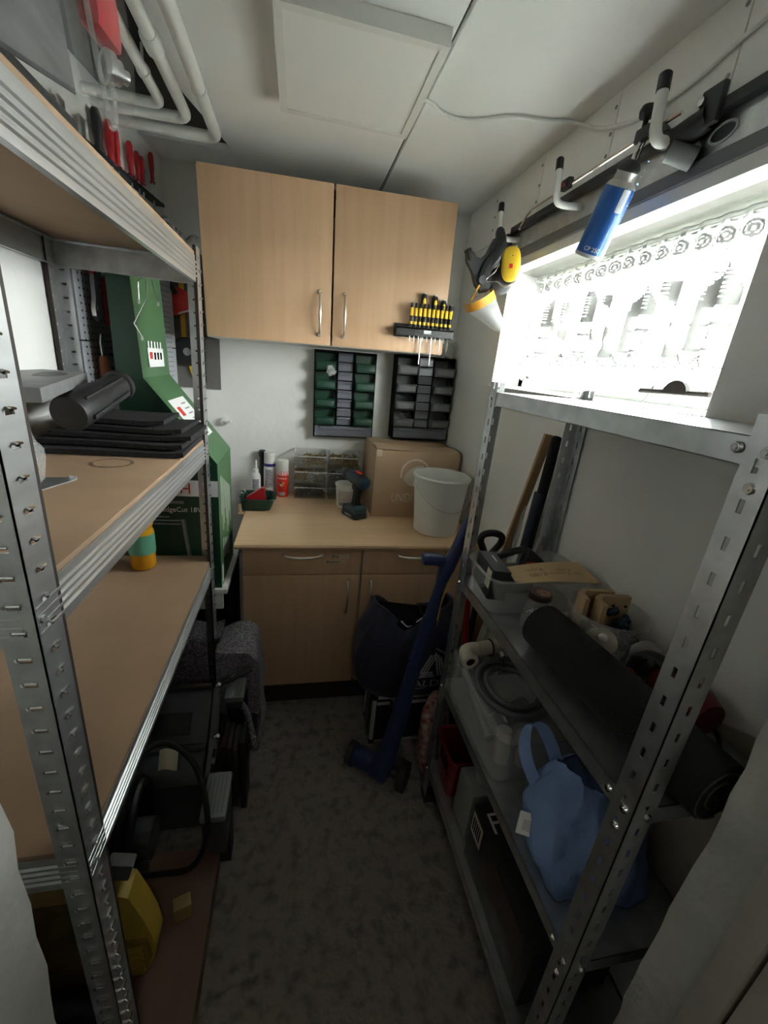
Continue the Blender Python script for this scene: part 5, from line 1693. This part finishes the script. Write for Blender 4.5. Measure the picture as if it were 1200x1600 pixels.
letters(wb, 'Nur Zubehör', .018, (.735, .905, z0 + .3), (-1, .06, 0), (-.06, -1, 0))
letters(wb, 'K180', .020, (.740, .925, z0 + .3), (-1, .06, 0), (-.06, -1, 0))
obj('lettering', drape(wb, ks, (0, 0, -1), .0008), KINK, kt, smooth=0)
t = thing('trigger_clamp', 'black trigger clamp with orange mark lying at the back of the tub', 'clamp', (.66, 1.01, z0 + .10))
obj('bar', MB().tube([(.590, 1.015, z0 + .125), (.640, 1.024, z0 + .138), (.672, 1.020, z0 + .148)], [.009, .011, .010], 8), BLACKP, t)
obj('jaw', MB().prism([(.655, z0 + .100), (.700, z0 + .100), (.735, z0 + .112), (.680, z0 + .156), (.668, z0 + .160)], .985, 1.010, 'xz'), BLACKP, t)
obj('orange_mark', MB().box(.662, .690, .9835, .986, z0 + .106, z0 + .122), REDB, t)
obj('rivet', MB().cyl((.705, .985, z0 + .113), (.705, .982, z0 + .113), .006, seg=8), LGREYP, t)
obj('body', MB().box(.60, .70, .975, 1.03, z0 + .02, z0 + .10, bev=.01), DGREYP, t)

# preserving jar
jr = thing('glass_jar', 'small glass jar with dark printed lid in front of the rectangular tub', 'jar', (.622, .833, S2))
obj('glass', MB().lathe([(.028, .0005), (.034, .004), (.036, .02), (.033, .055), (.027, .080), (.026, .098)], seg=24), CLEAR, jr, True)
obj('lid', MB().lathe([(.029, .096), (.0305, .098), (.0305, .110), (.028, .113)], seg=28), mat('dark_lid', (.035, .018, .014), .3), jr, True)
obj('lid_print', MB().lathe([(.018, .1132), (.0005, .1134)], (0.006, -.004, 0), seg=18), mat('orange_print', (.42, .20, .10), .5, noise=.7, nscale=90), jr, True)
m = MB()
q = random.Random(5)
for k in range(26):
    p = V((q.uniform(-.018, .018), q.uniform(-.018, .018), q.uniform(.008, .06)))
    a = V((q.uniform(-1, 1), q.uniform(-1, 1), q.uniform(-1, 1))).normalized() * .010
    m.tube([p - a, p + a], .0025, 5)
obj('screw', m, ZINC, jr, True)['kind'] = 'stuff'

# round tub with wooden brackets
rt = thing('round_tub', 'round milky plastic tub holding two wooden brackets', 'tub', (.741, .735, S2))
obj('tub_shell', MB().openlathe([(0, .0005), (.072, .0005), (.075, .004), (.087, .112), (.092, .113), (.092, .122), (.087, .123), (.084, .112), (.072, .007), (0, .007)], seg=36), MILKY, rt, True)
obj('handle_stud', MB().lathe([(.005, 0), (.010, .001), (.010, .004), (.006, .006)], (-.060, -.069, .095), 16, Euler((PI / 2, 0, -.71)).to_matrix().to_4x4()), WHITE, rt, True)
obj('side_disc', MB().lathe([(.002, 0), (.034, .0), (.034, .002), (.002, .002)], (-.055, -.062, .078), 24, Euler((PI / 2, 0, -.71)).to_matrix().to_4x4()), OFFW, rt, True)
for k, (ox, oy) in enumerate(((-.022, .034), (0.004, 0.006))):
    t = thing('wooden_bracket', ('rear', 'front')[k] + ' bent wooden bracket standing in the round tub', 'bracket', (.741 + ox, .735 + oy, S2 + .0075), group='wooden brackets in the round tub')
    poly = [(-.047, -.034), (-.036, -.036), (-.031, -.008), (-.016, .006), (.056, -.004), (.057, .007), (-.018, .018), (-.038, .006)]
    obj('bracket', MB().prism([(.741 + ox + a, .735 + oy + b) for a, b in poly], S2 + .0078 + .035, S2 + .150, 'xy'), PLY, t)
    for hx in (.012, .042):
        obj('hole', MB().cyl((.741 + ox + hx, .735 + oy + .0012 - hx * .18, S2 + .128), (.741 + ox + hx, .735 + oy - .0035 - hx * .18 + .003, S2 + .128), .0035, seg=8), INK, t)
    obj('foot', MB().prism([(.741 + ox + a, .735 + oy + b) for a, b in poly[:4] + [(-.016, .017), (-.036, .006)]], S2 + .0078, S2 + .0428, 'xy'), PLY, t)
m = MB()
q = random.Random(11)
for k in range(24):
    m.blob((.775 + q.uniform(-.028, .028), .708 + q.uniform(-.028, .028), S2 + q.uniform(.05, .115)), (.012, .010, .008), 8, 6, R=rotm(q.uniform(0, 3), q.uniform(0, 3), 0))
o = tag(obj('plastic_clips', m, TEAL), 'heap of small dark teal plastic clips in the round tub', 'clips')
o['kind'] = 'stuff'
m = MB()
for k in range(12):
    m.blob((.745 + q.uniform(-.04, .045), .715 + q.uniform(-.045, .03), S2 + q.uniform(.015, .045)), (.016, .012, .010), 8, 6, R=rotm(q.uniform(0, 3), q.uniform(0, 3), 0))
o = tag(obj('plastic_oddments', m, LGREYP), 'pale plastic oddments at the bottom of the round tub', 'oddments')
o['kind'] = 'stuff'

# long black foam roll
fr = thing('foam_roll', 'long rolled black foam mat lying along the shelf and past its near post', 'roll', (.62, .55, S2))
ra_, rb_ = V((.602, .772, S2 + .0565)), V((.641, .338, S2 + .0565))
pts = [ra_ + (rb_ - ra_) * k / 10 for k in range(11)]
obj('outer_layer', MB().tube(pts, [.055, .0555, .056, .0555, .056, .0555, .056, .0555, .056, .0555, .054], 24), FOAMD, fr)
d_ = (rb_ - ra_).normalized()
u_, v_, w_ = basis(d_)
sp = [rb_ + d_ * .001 + (u_ * math.cos(a) + v_ * math.sin(a)) * (.008 + .0062 * a / 2) for a in [.35 * k for k in range(42)]]
obj('spiral_edge', MB().tube(sp, .0022, 5), DGREYP, fr)

# dark red machine at the near end of the shelf
rm_ = thing('power_tool', 'dark red and black power tool lying behind the foam roll', 'power tool', (.765, .56, S2))
obj('motor', MB().tube([(.775, .47, S2 + .047), (.775, .50, S2 + .047), (.772, .57, S2 + .047), (.770, .60, S2 + .047)], [.034, .045, .044, .030], 18), DRED, rm_)
obj('grip', MB().tube(spline([(.770, .545, S2 + .080), (.745, .585, S2 + .098), (.735, .612, S2 + .075), (.728, .615, S2 + .035)], 5), .014, 10), BLACKP, rm_)
obj('clip', MB().obox((.735, .585, S2 + .075), (.022, .016, .05), rotm(.3, .2, 0), .004), BLACKP, rm_)
obj('buckle', MB().obox((.732, .575, S2 + .052), (.016, .006, .014), rotm(.3, 0, 0), .002), CHROME, rm_)
obj('red_cap', MB().blob((.716, .605, S2 + .035), (.012, .020, .022), 12, 8), REDP, rm_)
obj('cord', MB().tube(spline([(.80, .50, S2 + .03), (.80, .46, S2 + .012), (.77, .44, S2 + .012), (.74, .47, S2 + .010), (.73, .54, S2 + .010)], 6), .0045, 6), BLACKR, rm_)
t = tag(obj('paper_sheet', MB().grid(10, 4, lambda u, v: (.735 + .075 * u, .640 - .01 * u, S2 + .090 + .014 * math.sin(4 * u) - .09 * v * .95), .0012, (0, 1, 0)), WHITEP), 'thin white sheet standing between the round tub and the red tool', 'sheet')

# ---- shelf below: large clear box with pipe, hose and bag
S3 = 0.5725
lb = thing('lidded_box', 'large milky lidded box on the shelf under the foam roll', 'storage box', (.67, .90, S3))
obj('box_body', vessel([(.545, .815, .735, 1.090, .03, S3 + .0005), (.542, .818, .730, 1.095, .034, S3 + .004), (.536, .824, .718, 1.106, .04, S3 + .145), (.539, .821, .721, 1.103, .038, S3 + .145), (.545, .815, .733, 1.092, .032, S3 + .006)]), MILKY, lb)
obj('lid', MB().add(*(lambda m: (m.v, m.f))(vessel([(.533, .827, .715, 1.109, .042, S3 + .1455), (.533, .827, .715, 1.109, .042, S3 + .158), (.545, .815, .728, 1.096, .036, S3 + .163), (.552, .808, .735, 1.089, .034, S3 + .158)]))), MILKY, lb)
LT = S3 + .1635
for k in range(2):
    obj('lid_rib', MB().box(.575 + .02 * k, .580 + .02 * k, .78, 1.06, LT - .004, LT), MILKY, lb)
obj('side_emboss', MB().tube([(.5355, .92 + .03 * math.cos(a), S3 + .085 + .028 * math.sin(a)) for a in [2 * PI * k / 24 for k in range(24)]], .0016, 5, closed=True), MILKY, lb)
m = MB()
q = random.Random(4)
for k, (mm, lab, p0_, p1_, r) in enumerate(((OFFW, 'cream tube end inside the large lidded box', (.58, .775, S3 + .03), (.585, .79, S3 + .125), .022), (OFFW, 'second cream tube inside the large lidded box', (.64, .765, S3 + .02), (.635, .78, S3 + .12), .016), (HOSEG, 'dark flat bundle inside the large lidded box', (.60, .88, S3 + .04), (.75, .95, S3 + .04), .028), (LGREYP, 'pale grey pipe lying inside the large lidded box', (.57, .83, S3 + .05), (.575, 1.06, S3 + .10), .013))):
    tag(obj('tube', MB().tube([p0_, (V(p0_) + V(p1_)) / 2, p1_], [r, r, r * .9], 14), mm), lab, 'tube')
# cream siphon pipe on the lid
sp_ = thing('siphon_pipe', 'cream ribbed drain pipe with a black tie on the lidded box', 'pipe', (.63, 1.04, LT))
zc = LT + .027
obj('elbow', MB().tube(spline([(.553, 1.005, zc - .002), (.552, 1.025, zc), (.562, 1.042, zc), (.585, 1.048, zc), (.60, 1.048, zc)], 5), .0235, 16), OFFW, sp_)
obj('socket', MB().openlathe([(.014, 0), (.015, .012), (.023, .012), (.0265, .010), (.0265, -.004), (.022, -.006)], (.5535, 1.000, zc - .002), 24, Matrix.Rotation(PI / 2, 4, 'X')), OFFW, sp_)
obj('bore', MB().lathe([(.0005, 0), (.0145, 0)], (.5535, .992, zc - .002), 20, Matrix.Rotation(PI / 2, 4, 'X')), mat('pipe_bore', (.30, .24, .14), .6), sp_)
cp, cr = [], []
for k in range(60):
    t_ = k / 59
    cp.append(V((.600 + .165 * t_, 1.048 + .012 * math.sin(t_ * 3), zc)))
    cr.append(.021 + (.003 if k % 2 else 0))
obj('ribbed_hose', MB().tube(cp, cr, 16), OFFW, sp_)
obj('cable_tie', MB().tube([(.648, 1.052 + .0265 * math.cos(a), zc + .0265 * math.sin(a)) for a in [2 * PI * k / 20 for k in range(20)]], .003, 6, closed=True), BLACKR, sp_)
obj('valve', MB().lathe([(.008, 0), (.012, .004), (.012, .016), (.007, .022)], (.672, 1.020, zc + .004), 14, Matrix.Rotation(PI / 2, 4, 'X')), STEEL, sp_)
# coil of grey hose
hc = thing('hose_coil', 'coil of grey hose lying on the lidded box', 'hose', (.645, .885, LT))
for k in range(4):
    r = .098 - .011 * (k % 3) + (.004 if k == 3 else 0)
    obj('coil', MB().tube([(.640 + r * math.cos(a), .882 + r * 1.08 * math.sin(a), LT + .0085 + .013 * (k // 2) + .003 * math.sin(2 * a + k)) for a in [2 * PI * i / 48 for i in range(48)]], .0075, 8, closed=True), HOSEG, hc)
obj('tie', MB().tube(spline([(.655, 1.000, LT + .010), (.655, .985, LT + .036), (.655, .965, LT + .034), (.655, .958, LT + .008)], 4), .003, 6), BLACKR, hc)

# blue shopping bag slumped on the same shelf
bgm = MB()
def bagpt(u, v):
    a = 2 * PI * u
    zt = v
    k = [(.00, .112, .105), (.2, .128, .118), (.45, .122, .118), (.7, .100, .098), (.88, .080, .070), (1.0, .070, .052)]
    i = 0
    while i < len(k) - 2 and v > k[i + 1][0]:
        i += 1
    f = (v - k[i][0]) / (k[i + 1][0] - k[i][0])
    rx = k[i][1] + (k[i + 1][1] - k[i][1]) * f
    ry = k[i][2] + (k[i + 1][2] - k[i][2]) * f
    sg = lambda x: math.copysign(abs(x) ** .7, x)
    w_ = 1 + .075 * math.sin(4 * a + 4 * v) + .05 * math.sin(9 * a - 9 * v) + .03 * math.sin(17 * a + 11 * v)
    z = S3 + .002 + .215 * v + (.018 * math.sin(2 * a + .6) * v)
    return (.672 + rx * w_ * sg(math.cos(a)) + .012 * v, .540 + ry * w_ * sg(math.sin(a)) + .045 * v, z)


bgm.grid(56, 22, bagpt)
bgm.add([bagpt(i / 56, 0) for i in range(56)], [tuple(range(56))])
sb = thing('shopping_bag', 'crumpled light blue cloth bag with white tag slumped on the shelf', 'bag', (.67, .54, S3))
obj('bag_body', bgm, BLUECLOTH, sb, smooth=60)
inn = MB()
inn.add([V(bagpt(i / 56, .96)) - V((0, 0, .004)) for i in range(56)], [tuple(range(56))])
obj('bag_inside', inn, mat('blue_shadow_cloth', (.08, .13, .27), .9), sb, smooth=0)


def strap_pts(pp, n=8):
    return spline(pp, n)


def ribbon(pts, wv, th):
    m = MB()
    pts = [V(p) for p in pts]
    n = len(pts)
    vs = []
    for i, p in enumerate(pts):
        d = (pts[min(i + 1, n - 1)] - pts[max(i - 1, 0)]).normalized()
        s_ = V(wv) - d * V(wv).dot(d)
        nn = d.cross(s_).normalized() * th
        vs += [p - s_ - nn, p + s_ - nn, p + s_ + nn, p - s_ + nn]
    fs = []
    for i in range(n - 1):
        for k in range(4):
            l = (k + 1) % 4
            fs.append((4 * i + k, 4 * i + l, 4 * i + 4 + l, 4 * i + 4 + k))
    fs += [(0, 1, 2, 3), (4 * n - 4, 4 * n - 3, 4 * n - 2, 4 * n - 1)]
    return m.add(vs, fs)


obj('strap', ribbon(strap_pts([(.583, .605, .70), (.563, .645, .745), (.562, .675, .785), (.578, .690, .815), (.603, .680, .818), (.622, .655, .785), (.632, .630, .750), (.640, .600, .735)]), (.010, -.006, .010), .0015), BLUECLOTH, sb)
obj('strap', ribbon(strap_pts([(.640, .47, .765), (.625, .45, .80), (.63, .44, .835), (.66, .445, .835), (.69, .46, .80), (.70, .48, .765)]), (.004, .012, .004), .0015), BLUECLOTH, sb)
TG = Matrix((V((.83, -.50, .10)).normalized(), V((.50, .62, .60)).normalized(), V((-.36, -.56, .75)).normalized())).transposed()
obj('tag', MB().obox((.540, .572, .652), (.040, .046, .0015), TG), WHITEP, sb)
obj('tag_print', MB().obox(V((.540, .572, .652)) + TG @ V((.0, -.003, .001)), (.018, .022, .001), TG), LGREYP, sb)

# ---- bottom shelf
S4 = 0.1725
bs = thing('red_basket', 'dark red plastic basket at the far end of the bottom shelf', 'basket', (.64, 1.05, S4))
obj('basket_shell', vessel([(.560, .715, .985, 1.105, .02, S4 + .0005), (.548, .735, .965, 1.125, .024, S4 + .180), (.552, .731, .969, 1.121, .022, S4 + .180), (.563, .712, .988, 1.102, .018, S4 + .004)]), mat('wine_red_plastic', (.22, .012, .02), .38, noise=.1), bs)
obj('rim', MB().tube([(a, b, S4 + .180) for a, b in rrect(.545, .738, .962, 1.128, .025)], .004, 6, closed=True), DRED, bs)
for k in range(4):
    obj('slot', MB().obox((.551, 1.005 + .022 * k, S4 + .12), (.002, .007, .06), rotm(0, -.065, 0)), INK, bs)
obj('corner_band', MB().bar((.552, .968, S4 + .17), (.566, .990, S4 + .01), .012, .003, (1, 0, 0)), REDP, bs)
t = thing('grey_canister', 'pale grey plastic canister behind the red basket', 'canister', (.66, .88, S4))
obj('body', MB().box(.565, .77, .835, .945, S4 + .0005, S4 + .20, bev=.012), mat('pale_grey_plastic', (.34, .35, .34), .45, noise=.1), t)
obj('cap', MB().lathe([(.020, 0), (.022, .002), (.022, .018), (.018, .020)], (.62, .89, S4 + .2005), 18), LGREYP, t)
fu = thing('printed_carton', 'long black printed carton on the bottom shelf', 'box', (.67, .63, S4))
obj('carton', MB().box(.556, .80, .46, .805, S4 + .0005, S4 + .215, bev=.002), BLACKP, fu)
obj('lettering', letters(MB(), 'FU', .085, (.622, .715, S4 + .2158), (1, 0, 0), (0, 1, 0), sx=.95), WHITE, fu, smooth=0)
m = MB()
obj('label', MB().box(.5554, .5562, .735, .798, S4 + .12, S4 + .20), OFFW, fu)
obj('picture', MB().box(.5552, .5562, .49, .72, S4 + .03, S4 + .19), mat('dark_brown_print', (.05, .03, .025), .4, noise=.7, nscale=14), fu)
obj('print_mark', MB().lathe([(.0005, 0), (.011, 0)], (.635, .655, S4 + .2158), 16), LGREYP, fu)
m = MB()
for k in range(5):
    m.box(.5548, .5556, .745 + k * .010, .750 + k * .010, S4 + .135, S4 + .185)
obj('print_lines', m, INK, fu)

# ================================================================== FLOOR AT THE BACK
ac = thing('aluminium_case', 'black tool case with aluminium edges on the floor under the navy bag', 'case', (.57, 1.47, 0))
ax0, ax1, ay0, ay1, az = .352, .80, 1.385, 1.56, .268
obj('panel', MB().box(ax0 + .004, ax1 - .004, ay0 + .004, ay1 - .004, .006, az - .004), BLACKP, ac)
ALU = mat('brushed_aluminium', (.72, .72, .70), .4, .45, noise=.1, nscale=30)
for y in (ay0, ay1 - .018):
    obj('edge_rail', MB().box(ax0 + .02, ax1 - .02, y, y + .018, az - .020, az, bev=.004), ALU, ac)
    obj('edge_rail', MB().box(ax0 + .02, ax1 - .02, y, y + .018, az - .052, az - .036, bev=.004), ALU, ac)
    obj('edge_rail', MB().box(ax0 + .02, ax1 - .02, y, y + .018, 0, .018, bev=.004), ALU, ac)
    for x in (ax0, ax1 - .018):
        obj('edge_rail', MB().box(x, x + .018, y, y + .018, .018, az - .022, bev=.004), ALU, ac)
for x in (ax0, ax1 - .022):
    for y in (ay0 - .002, ay1 - .020):
        for z in (0, az - .024):
            obj('corner_cap', MB().box(x - .002, x + .024, y, y + .022, z + .0005, z + .0245, bev=.006), BLACKR, ac)
obj('latch', MB().box(.428, .452, ay0 - .004, ay0, az - .066, az - .016, bev=.002), CHROME, ac)
obj('strap', MB().box(ax0 - .007, ax0 - .003, 1.43, 1.47, .0, az), NAVY, ac)

# navy bag
nb = thing('navy_bag', 'full navy nylon bag with white emblem on the aluminium case', 'bag', (.50, 1.46, az))
NZ = az + .001


def nbag(u, v):
    a = 2 * PI * u
    k = [(0, .17, .085), (.12, .215, .105), (.4, .236, .118), (.7, .215, .110), (.88, .180, .088), (1.0, .165, .050)]
    i = 0
    while i < len(k) - 2 and v > k[i + 1][0]:
        i += 1
    f = (v - k[i][0]) / (k[i + 1][0] - k[i][0])
    rx, ry = (k[i][j] + (k[i + 1][j] - k[i][j]) * f for j in (1, 2))
    sg = lambda x, p: math.copysign(abs(x) ** p, x)
    x = sg(math.cos(a), .62)
    y = sg(math.sin(a), .62)
    z = NZ + v * (.385 + .05 * abs(x) ** 3 - .055 * math.exp(-((x + .12) / .3) ** 2)) + .012 * v * math.sin(7 * x + 1)
    w_ = 1 + .022 * math.sin(6 * a + 4 * v) + .014 * math.sin(13 * a - 9 * v)
    return (.500 + rx * w_ * x - .005 * v, 1.458 + ry * w_ * y, z)


nm = MB().grid(72, 26, nbag)
nm.add([nbag(i / 72, 0) for i in range(72)], [tuple(range(72))])
obj('bag_body', nm, NAVY, nb, smooth=60)
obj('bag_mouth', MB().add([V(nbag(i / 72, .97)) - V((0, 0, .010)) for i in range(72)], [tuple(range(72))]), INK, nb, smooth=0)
obj('hem', MB().tube([nbag(i / 48, 1.0) for i in range(48)], .006, 6, closed=True), NAVY, nb)
obj('zip_edge', MB().tube(spline([(.44, 1.405, NZ + .365), (.465, 1.402, NZ + .342), (.485, 1.403, NZ + .345), (.53, 1.407, NZ + .375)], 5), .0035, 6), WHITE, nb)
obj('toggle', MB().tube([(.53, 1.43, NZ + .385), (.52, 1.425, NZ + .42), (.525, 1.425, NZ + .432)], .006, 6), BLACKR, nb)
lg = MB()
letters(lg, 'ALDI', .054, (.575, 1.2, NZ + .068), sx=1.15)
lg.box(.505, .650, 1.199, 1.2, NZ + .056, NZ + .060)
lt = obj('lettering', drape(lg, nm, (0, 1, 0), .0015), mat('pale_emblem', (.62, .64, .66), .6), nb, smooth=0)
em = MB()


def strip(mb, a, b, wd_, n=6):
    a, b = V(a), V(b)
    d = (b - a).normalized()
    s_ = V((d.z, 0, -d.x)) * wd_ / 2
    vs = []
    for i in range(n + 1):
        p = a + (b - a) * i / n
        vs += [p - s_, p + s_]
    mb.add(vs, [(2 * i, 2 * i + 1, 2 * i + 3, 2 * i + 2) for i in range(n)])


ex, ez = .575, NZ + .122
for k in range(3):
    o_ = .013 * k
    strip(em, (ex - .058 + o_, 1.2, ez), (ex - .005 + o_, 1.2, ez + .115), .0075)
    strip(em, (ex + .012 + o_, 1.2, ez + .125 - .012 * k), (ex + .036 + o_, 1.2, ez + .008), .0075)
    strip(em, (ex - .040, 1.2, ez + .004 + .012 * k), (ex + .022 - .006 * k, 1.2, ez + .004 + .012 * k), .0075)
strip(em, (ex - .078, 1.2, ez - .01), (ex - .066, 1.2, ez + .07), .005)
strip(em, (ex - .066, 1.2, ez + .07), (ex - .058, 1.2, ez + .125), .005)
strip(em, (ex + .012, 1.2, ez + .145), (ex + .050, 1.2, ez + .120), .006)
strip(em, (ex + .050, 1.2, ez + .120), (ex + .070, 1.2, ez + .090), .006)
obj('emblem', drape(em, nm, (0, 1, 0), .0015), MATS['pale_emblem'], nb, smooth=0)

# blue grass trimmer leaning on the shelf unit
gt_ = thing('grass_trimmer', 'blue grass trimmer on wheels leaning against the shelf unit', 'trimmer', (.37, 1.22, 0))
axl = V((.262, 1.302, .052)), V((.455, 1.165, .062))
ad = (axl[1] - axl[0]).normalized()
obj('wheel', MB().cyl(axl[0] - ad * .012, axl[0] + ad * .014, .050, seg=24), BLACKR, gt_)
obj('wheel', MB().cyl(axl[1] - ad * .014, axl[1] + ad * .014, .058, seg=24), mat('worn_black_rubber', (.03, .029, .027), .7, noise=.4), gt_)
obj('motor_housing', MB().tube([axl[0] + ad * .015, axl[0] + ad * .03, axl[0] + ad * .11, axl[0] + ad * .15], [.036, .042, .044, .036], 20), BLUEP, gt_)
obj('guard', MB().tube([axl[0] + ad * .15, axl[1] - ad * .02], [.030, .018], 14), BLACKP, gt_)
b = MB()
letters(b, 'einhell', .014, axl[0] + ad * .07 + V((-.026, -.0345, .012)), ad, (.05, -.2, 1))
sh = [V((.372, 1.205, .072)), V((.392, 1.205, .17)), V((.420, 1.203, .36)), V((.452, 1.200, .60)), V((.476, 1.196, .76)), V((.490, 1.192, .884)), V((.498, 1.188, .95))]
obj('shaft', MB().tube(sh, [.040, .038, .032, .026, .025, .019, .018], 14), BLUEP, gt_)
obj('head', MB().obox((.368, 1.213, .062), (.085, .075, .075), rotm(0, .15, -.62), .018), BLUEP, gt_)
obj('sleeve', MB().tube([V((.452, 1.200, .60)), V((.480, 1.195, .79))], [.030, .028], 14), BLUEP, gt_)
obj('handle_body', MB().tube([V((.497, 1.188, .94)), V((.512, 1.184, 1.00)), V((.530, 1.178, 1.07)), V((.549, 1.172, 1.15)), V((.560, 1.168, 1.20))], [.019, .024, .021, .020, .017], 12), BLUEP, gt_)
obj('front_grip', MB().tube(spline([(.505, 1.187, .985), (.496, 1.187, 1.010), (.470, 1.187, 1.022), (.430, 1.185, 1.026), (.418, 1.185, 1.026)], 4), [.015] * 6 + [.021] * 10 + [.019], 12), BLUEP, gt_)
obj('brace', MB().bar((.488, 1.188, 1.005), (.484, 1.19, .915), .022, .014, (1, 0, 0), .004), BLUEP, gt_)
obj('cord', MB().tube([V((.520, 1.180, .95)), V((.506, 1.186, .85)), V((.502, 1.184, .77))], .003, 6), YELD, gt_)

# red and white net bag on the floor beside the case
nbm = MB().blob((.578, 1.225, .20), (.058, .056, .195), 30, 20, .07, 6, power=.8)
ng = thing('net_bag', 'red and white plastic net bag on the floor behind the shelf unit', 'bag', (.545, 1.235, 0))
obj('sack', nbm, REDNET, ng)
obj('knot', MB().blob((.578, 1.225, .395), (.040, .030, .022), 16, 8, .22, 3), REDNET, ng)
# poles and sticks in the corner behind the shelf unit
tag(obj('wooden_batten', MB().bar((.640, 1.338, .005), (.822, 1.255, 1.45), .030, .012, (0, 1, 0)), WOODP), 'pale wooden batten leaning on the wall behind the shelf unit', 'batten')
t = thing('black_pole', 'thick black tube with dark navy lower sleeve leaning on the wall', 'tube', (.77, 1.24, 0))
obj('upper_tube', MB().tube([(.800, 1.212, .90), (.815, 1.20, 1.40), (.817, 1.198, 1.445), (.818, 1.197, 1.452)], [.017, .017, .017, .012], 12), BLACKM, t)
obj('sleeve', MB().tube([(.775, 1.245, .0), (.807, 1.207, 1.26)], .0200, 14), NAVY, t)
tag(obj('wrapped_stick', MB().tube([(.745, 1.330, 0.0), (.785, 1.255, 1.10), (.790, 1.25, 1.20)], [.010, .010, .004], 8), FOIL), 'thin stick in clear film between batten and black tube', 'stick')
tag(obj('red_pole', MB().tube([(.735, 1.235, 0.0), (.602, 1.215, .98), (.575, 1.212, 1.22)], .0115, 12), REDP), 'red pole leaning behind the far shelf unit post', 'pole')
t = thing('garden_tool', 'black loop handle on a stick standing in the corner behind the red pole', 'garden tool', (.69, 1.30, 0))
obj('stick', MB().tube([(.690, 1.305, .0), (.680, 1.252, 1.00)], .012, 12), BLACKP, t)
obj('loop_handle', MB().tube(spline([(.680, 1.252, .99), (.662, 1.25, 1.03), (.644, 1.248, 1.066), (.652, 1.247, 1.090), (.688, 1.247, 1.096), (.720, 1.247, 1.084), (.722, 1.248, 1.058), (.702, 1.25, 1.025), (.680, 1.252, .99)], 5), .0125, 10), BLACKP, t)
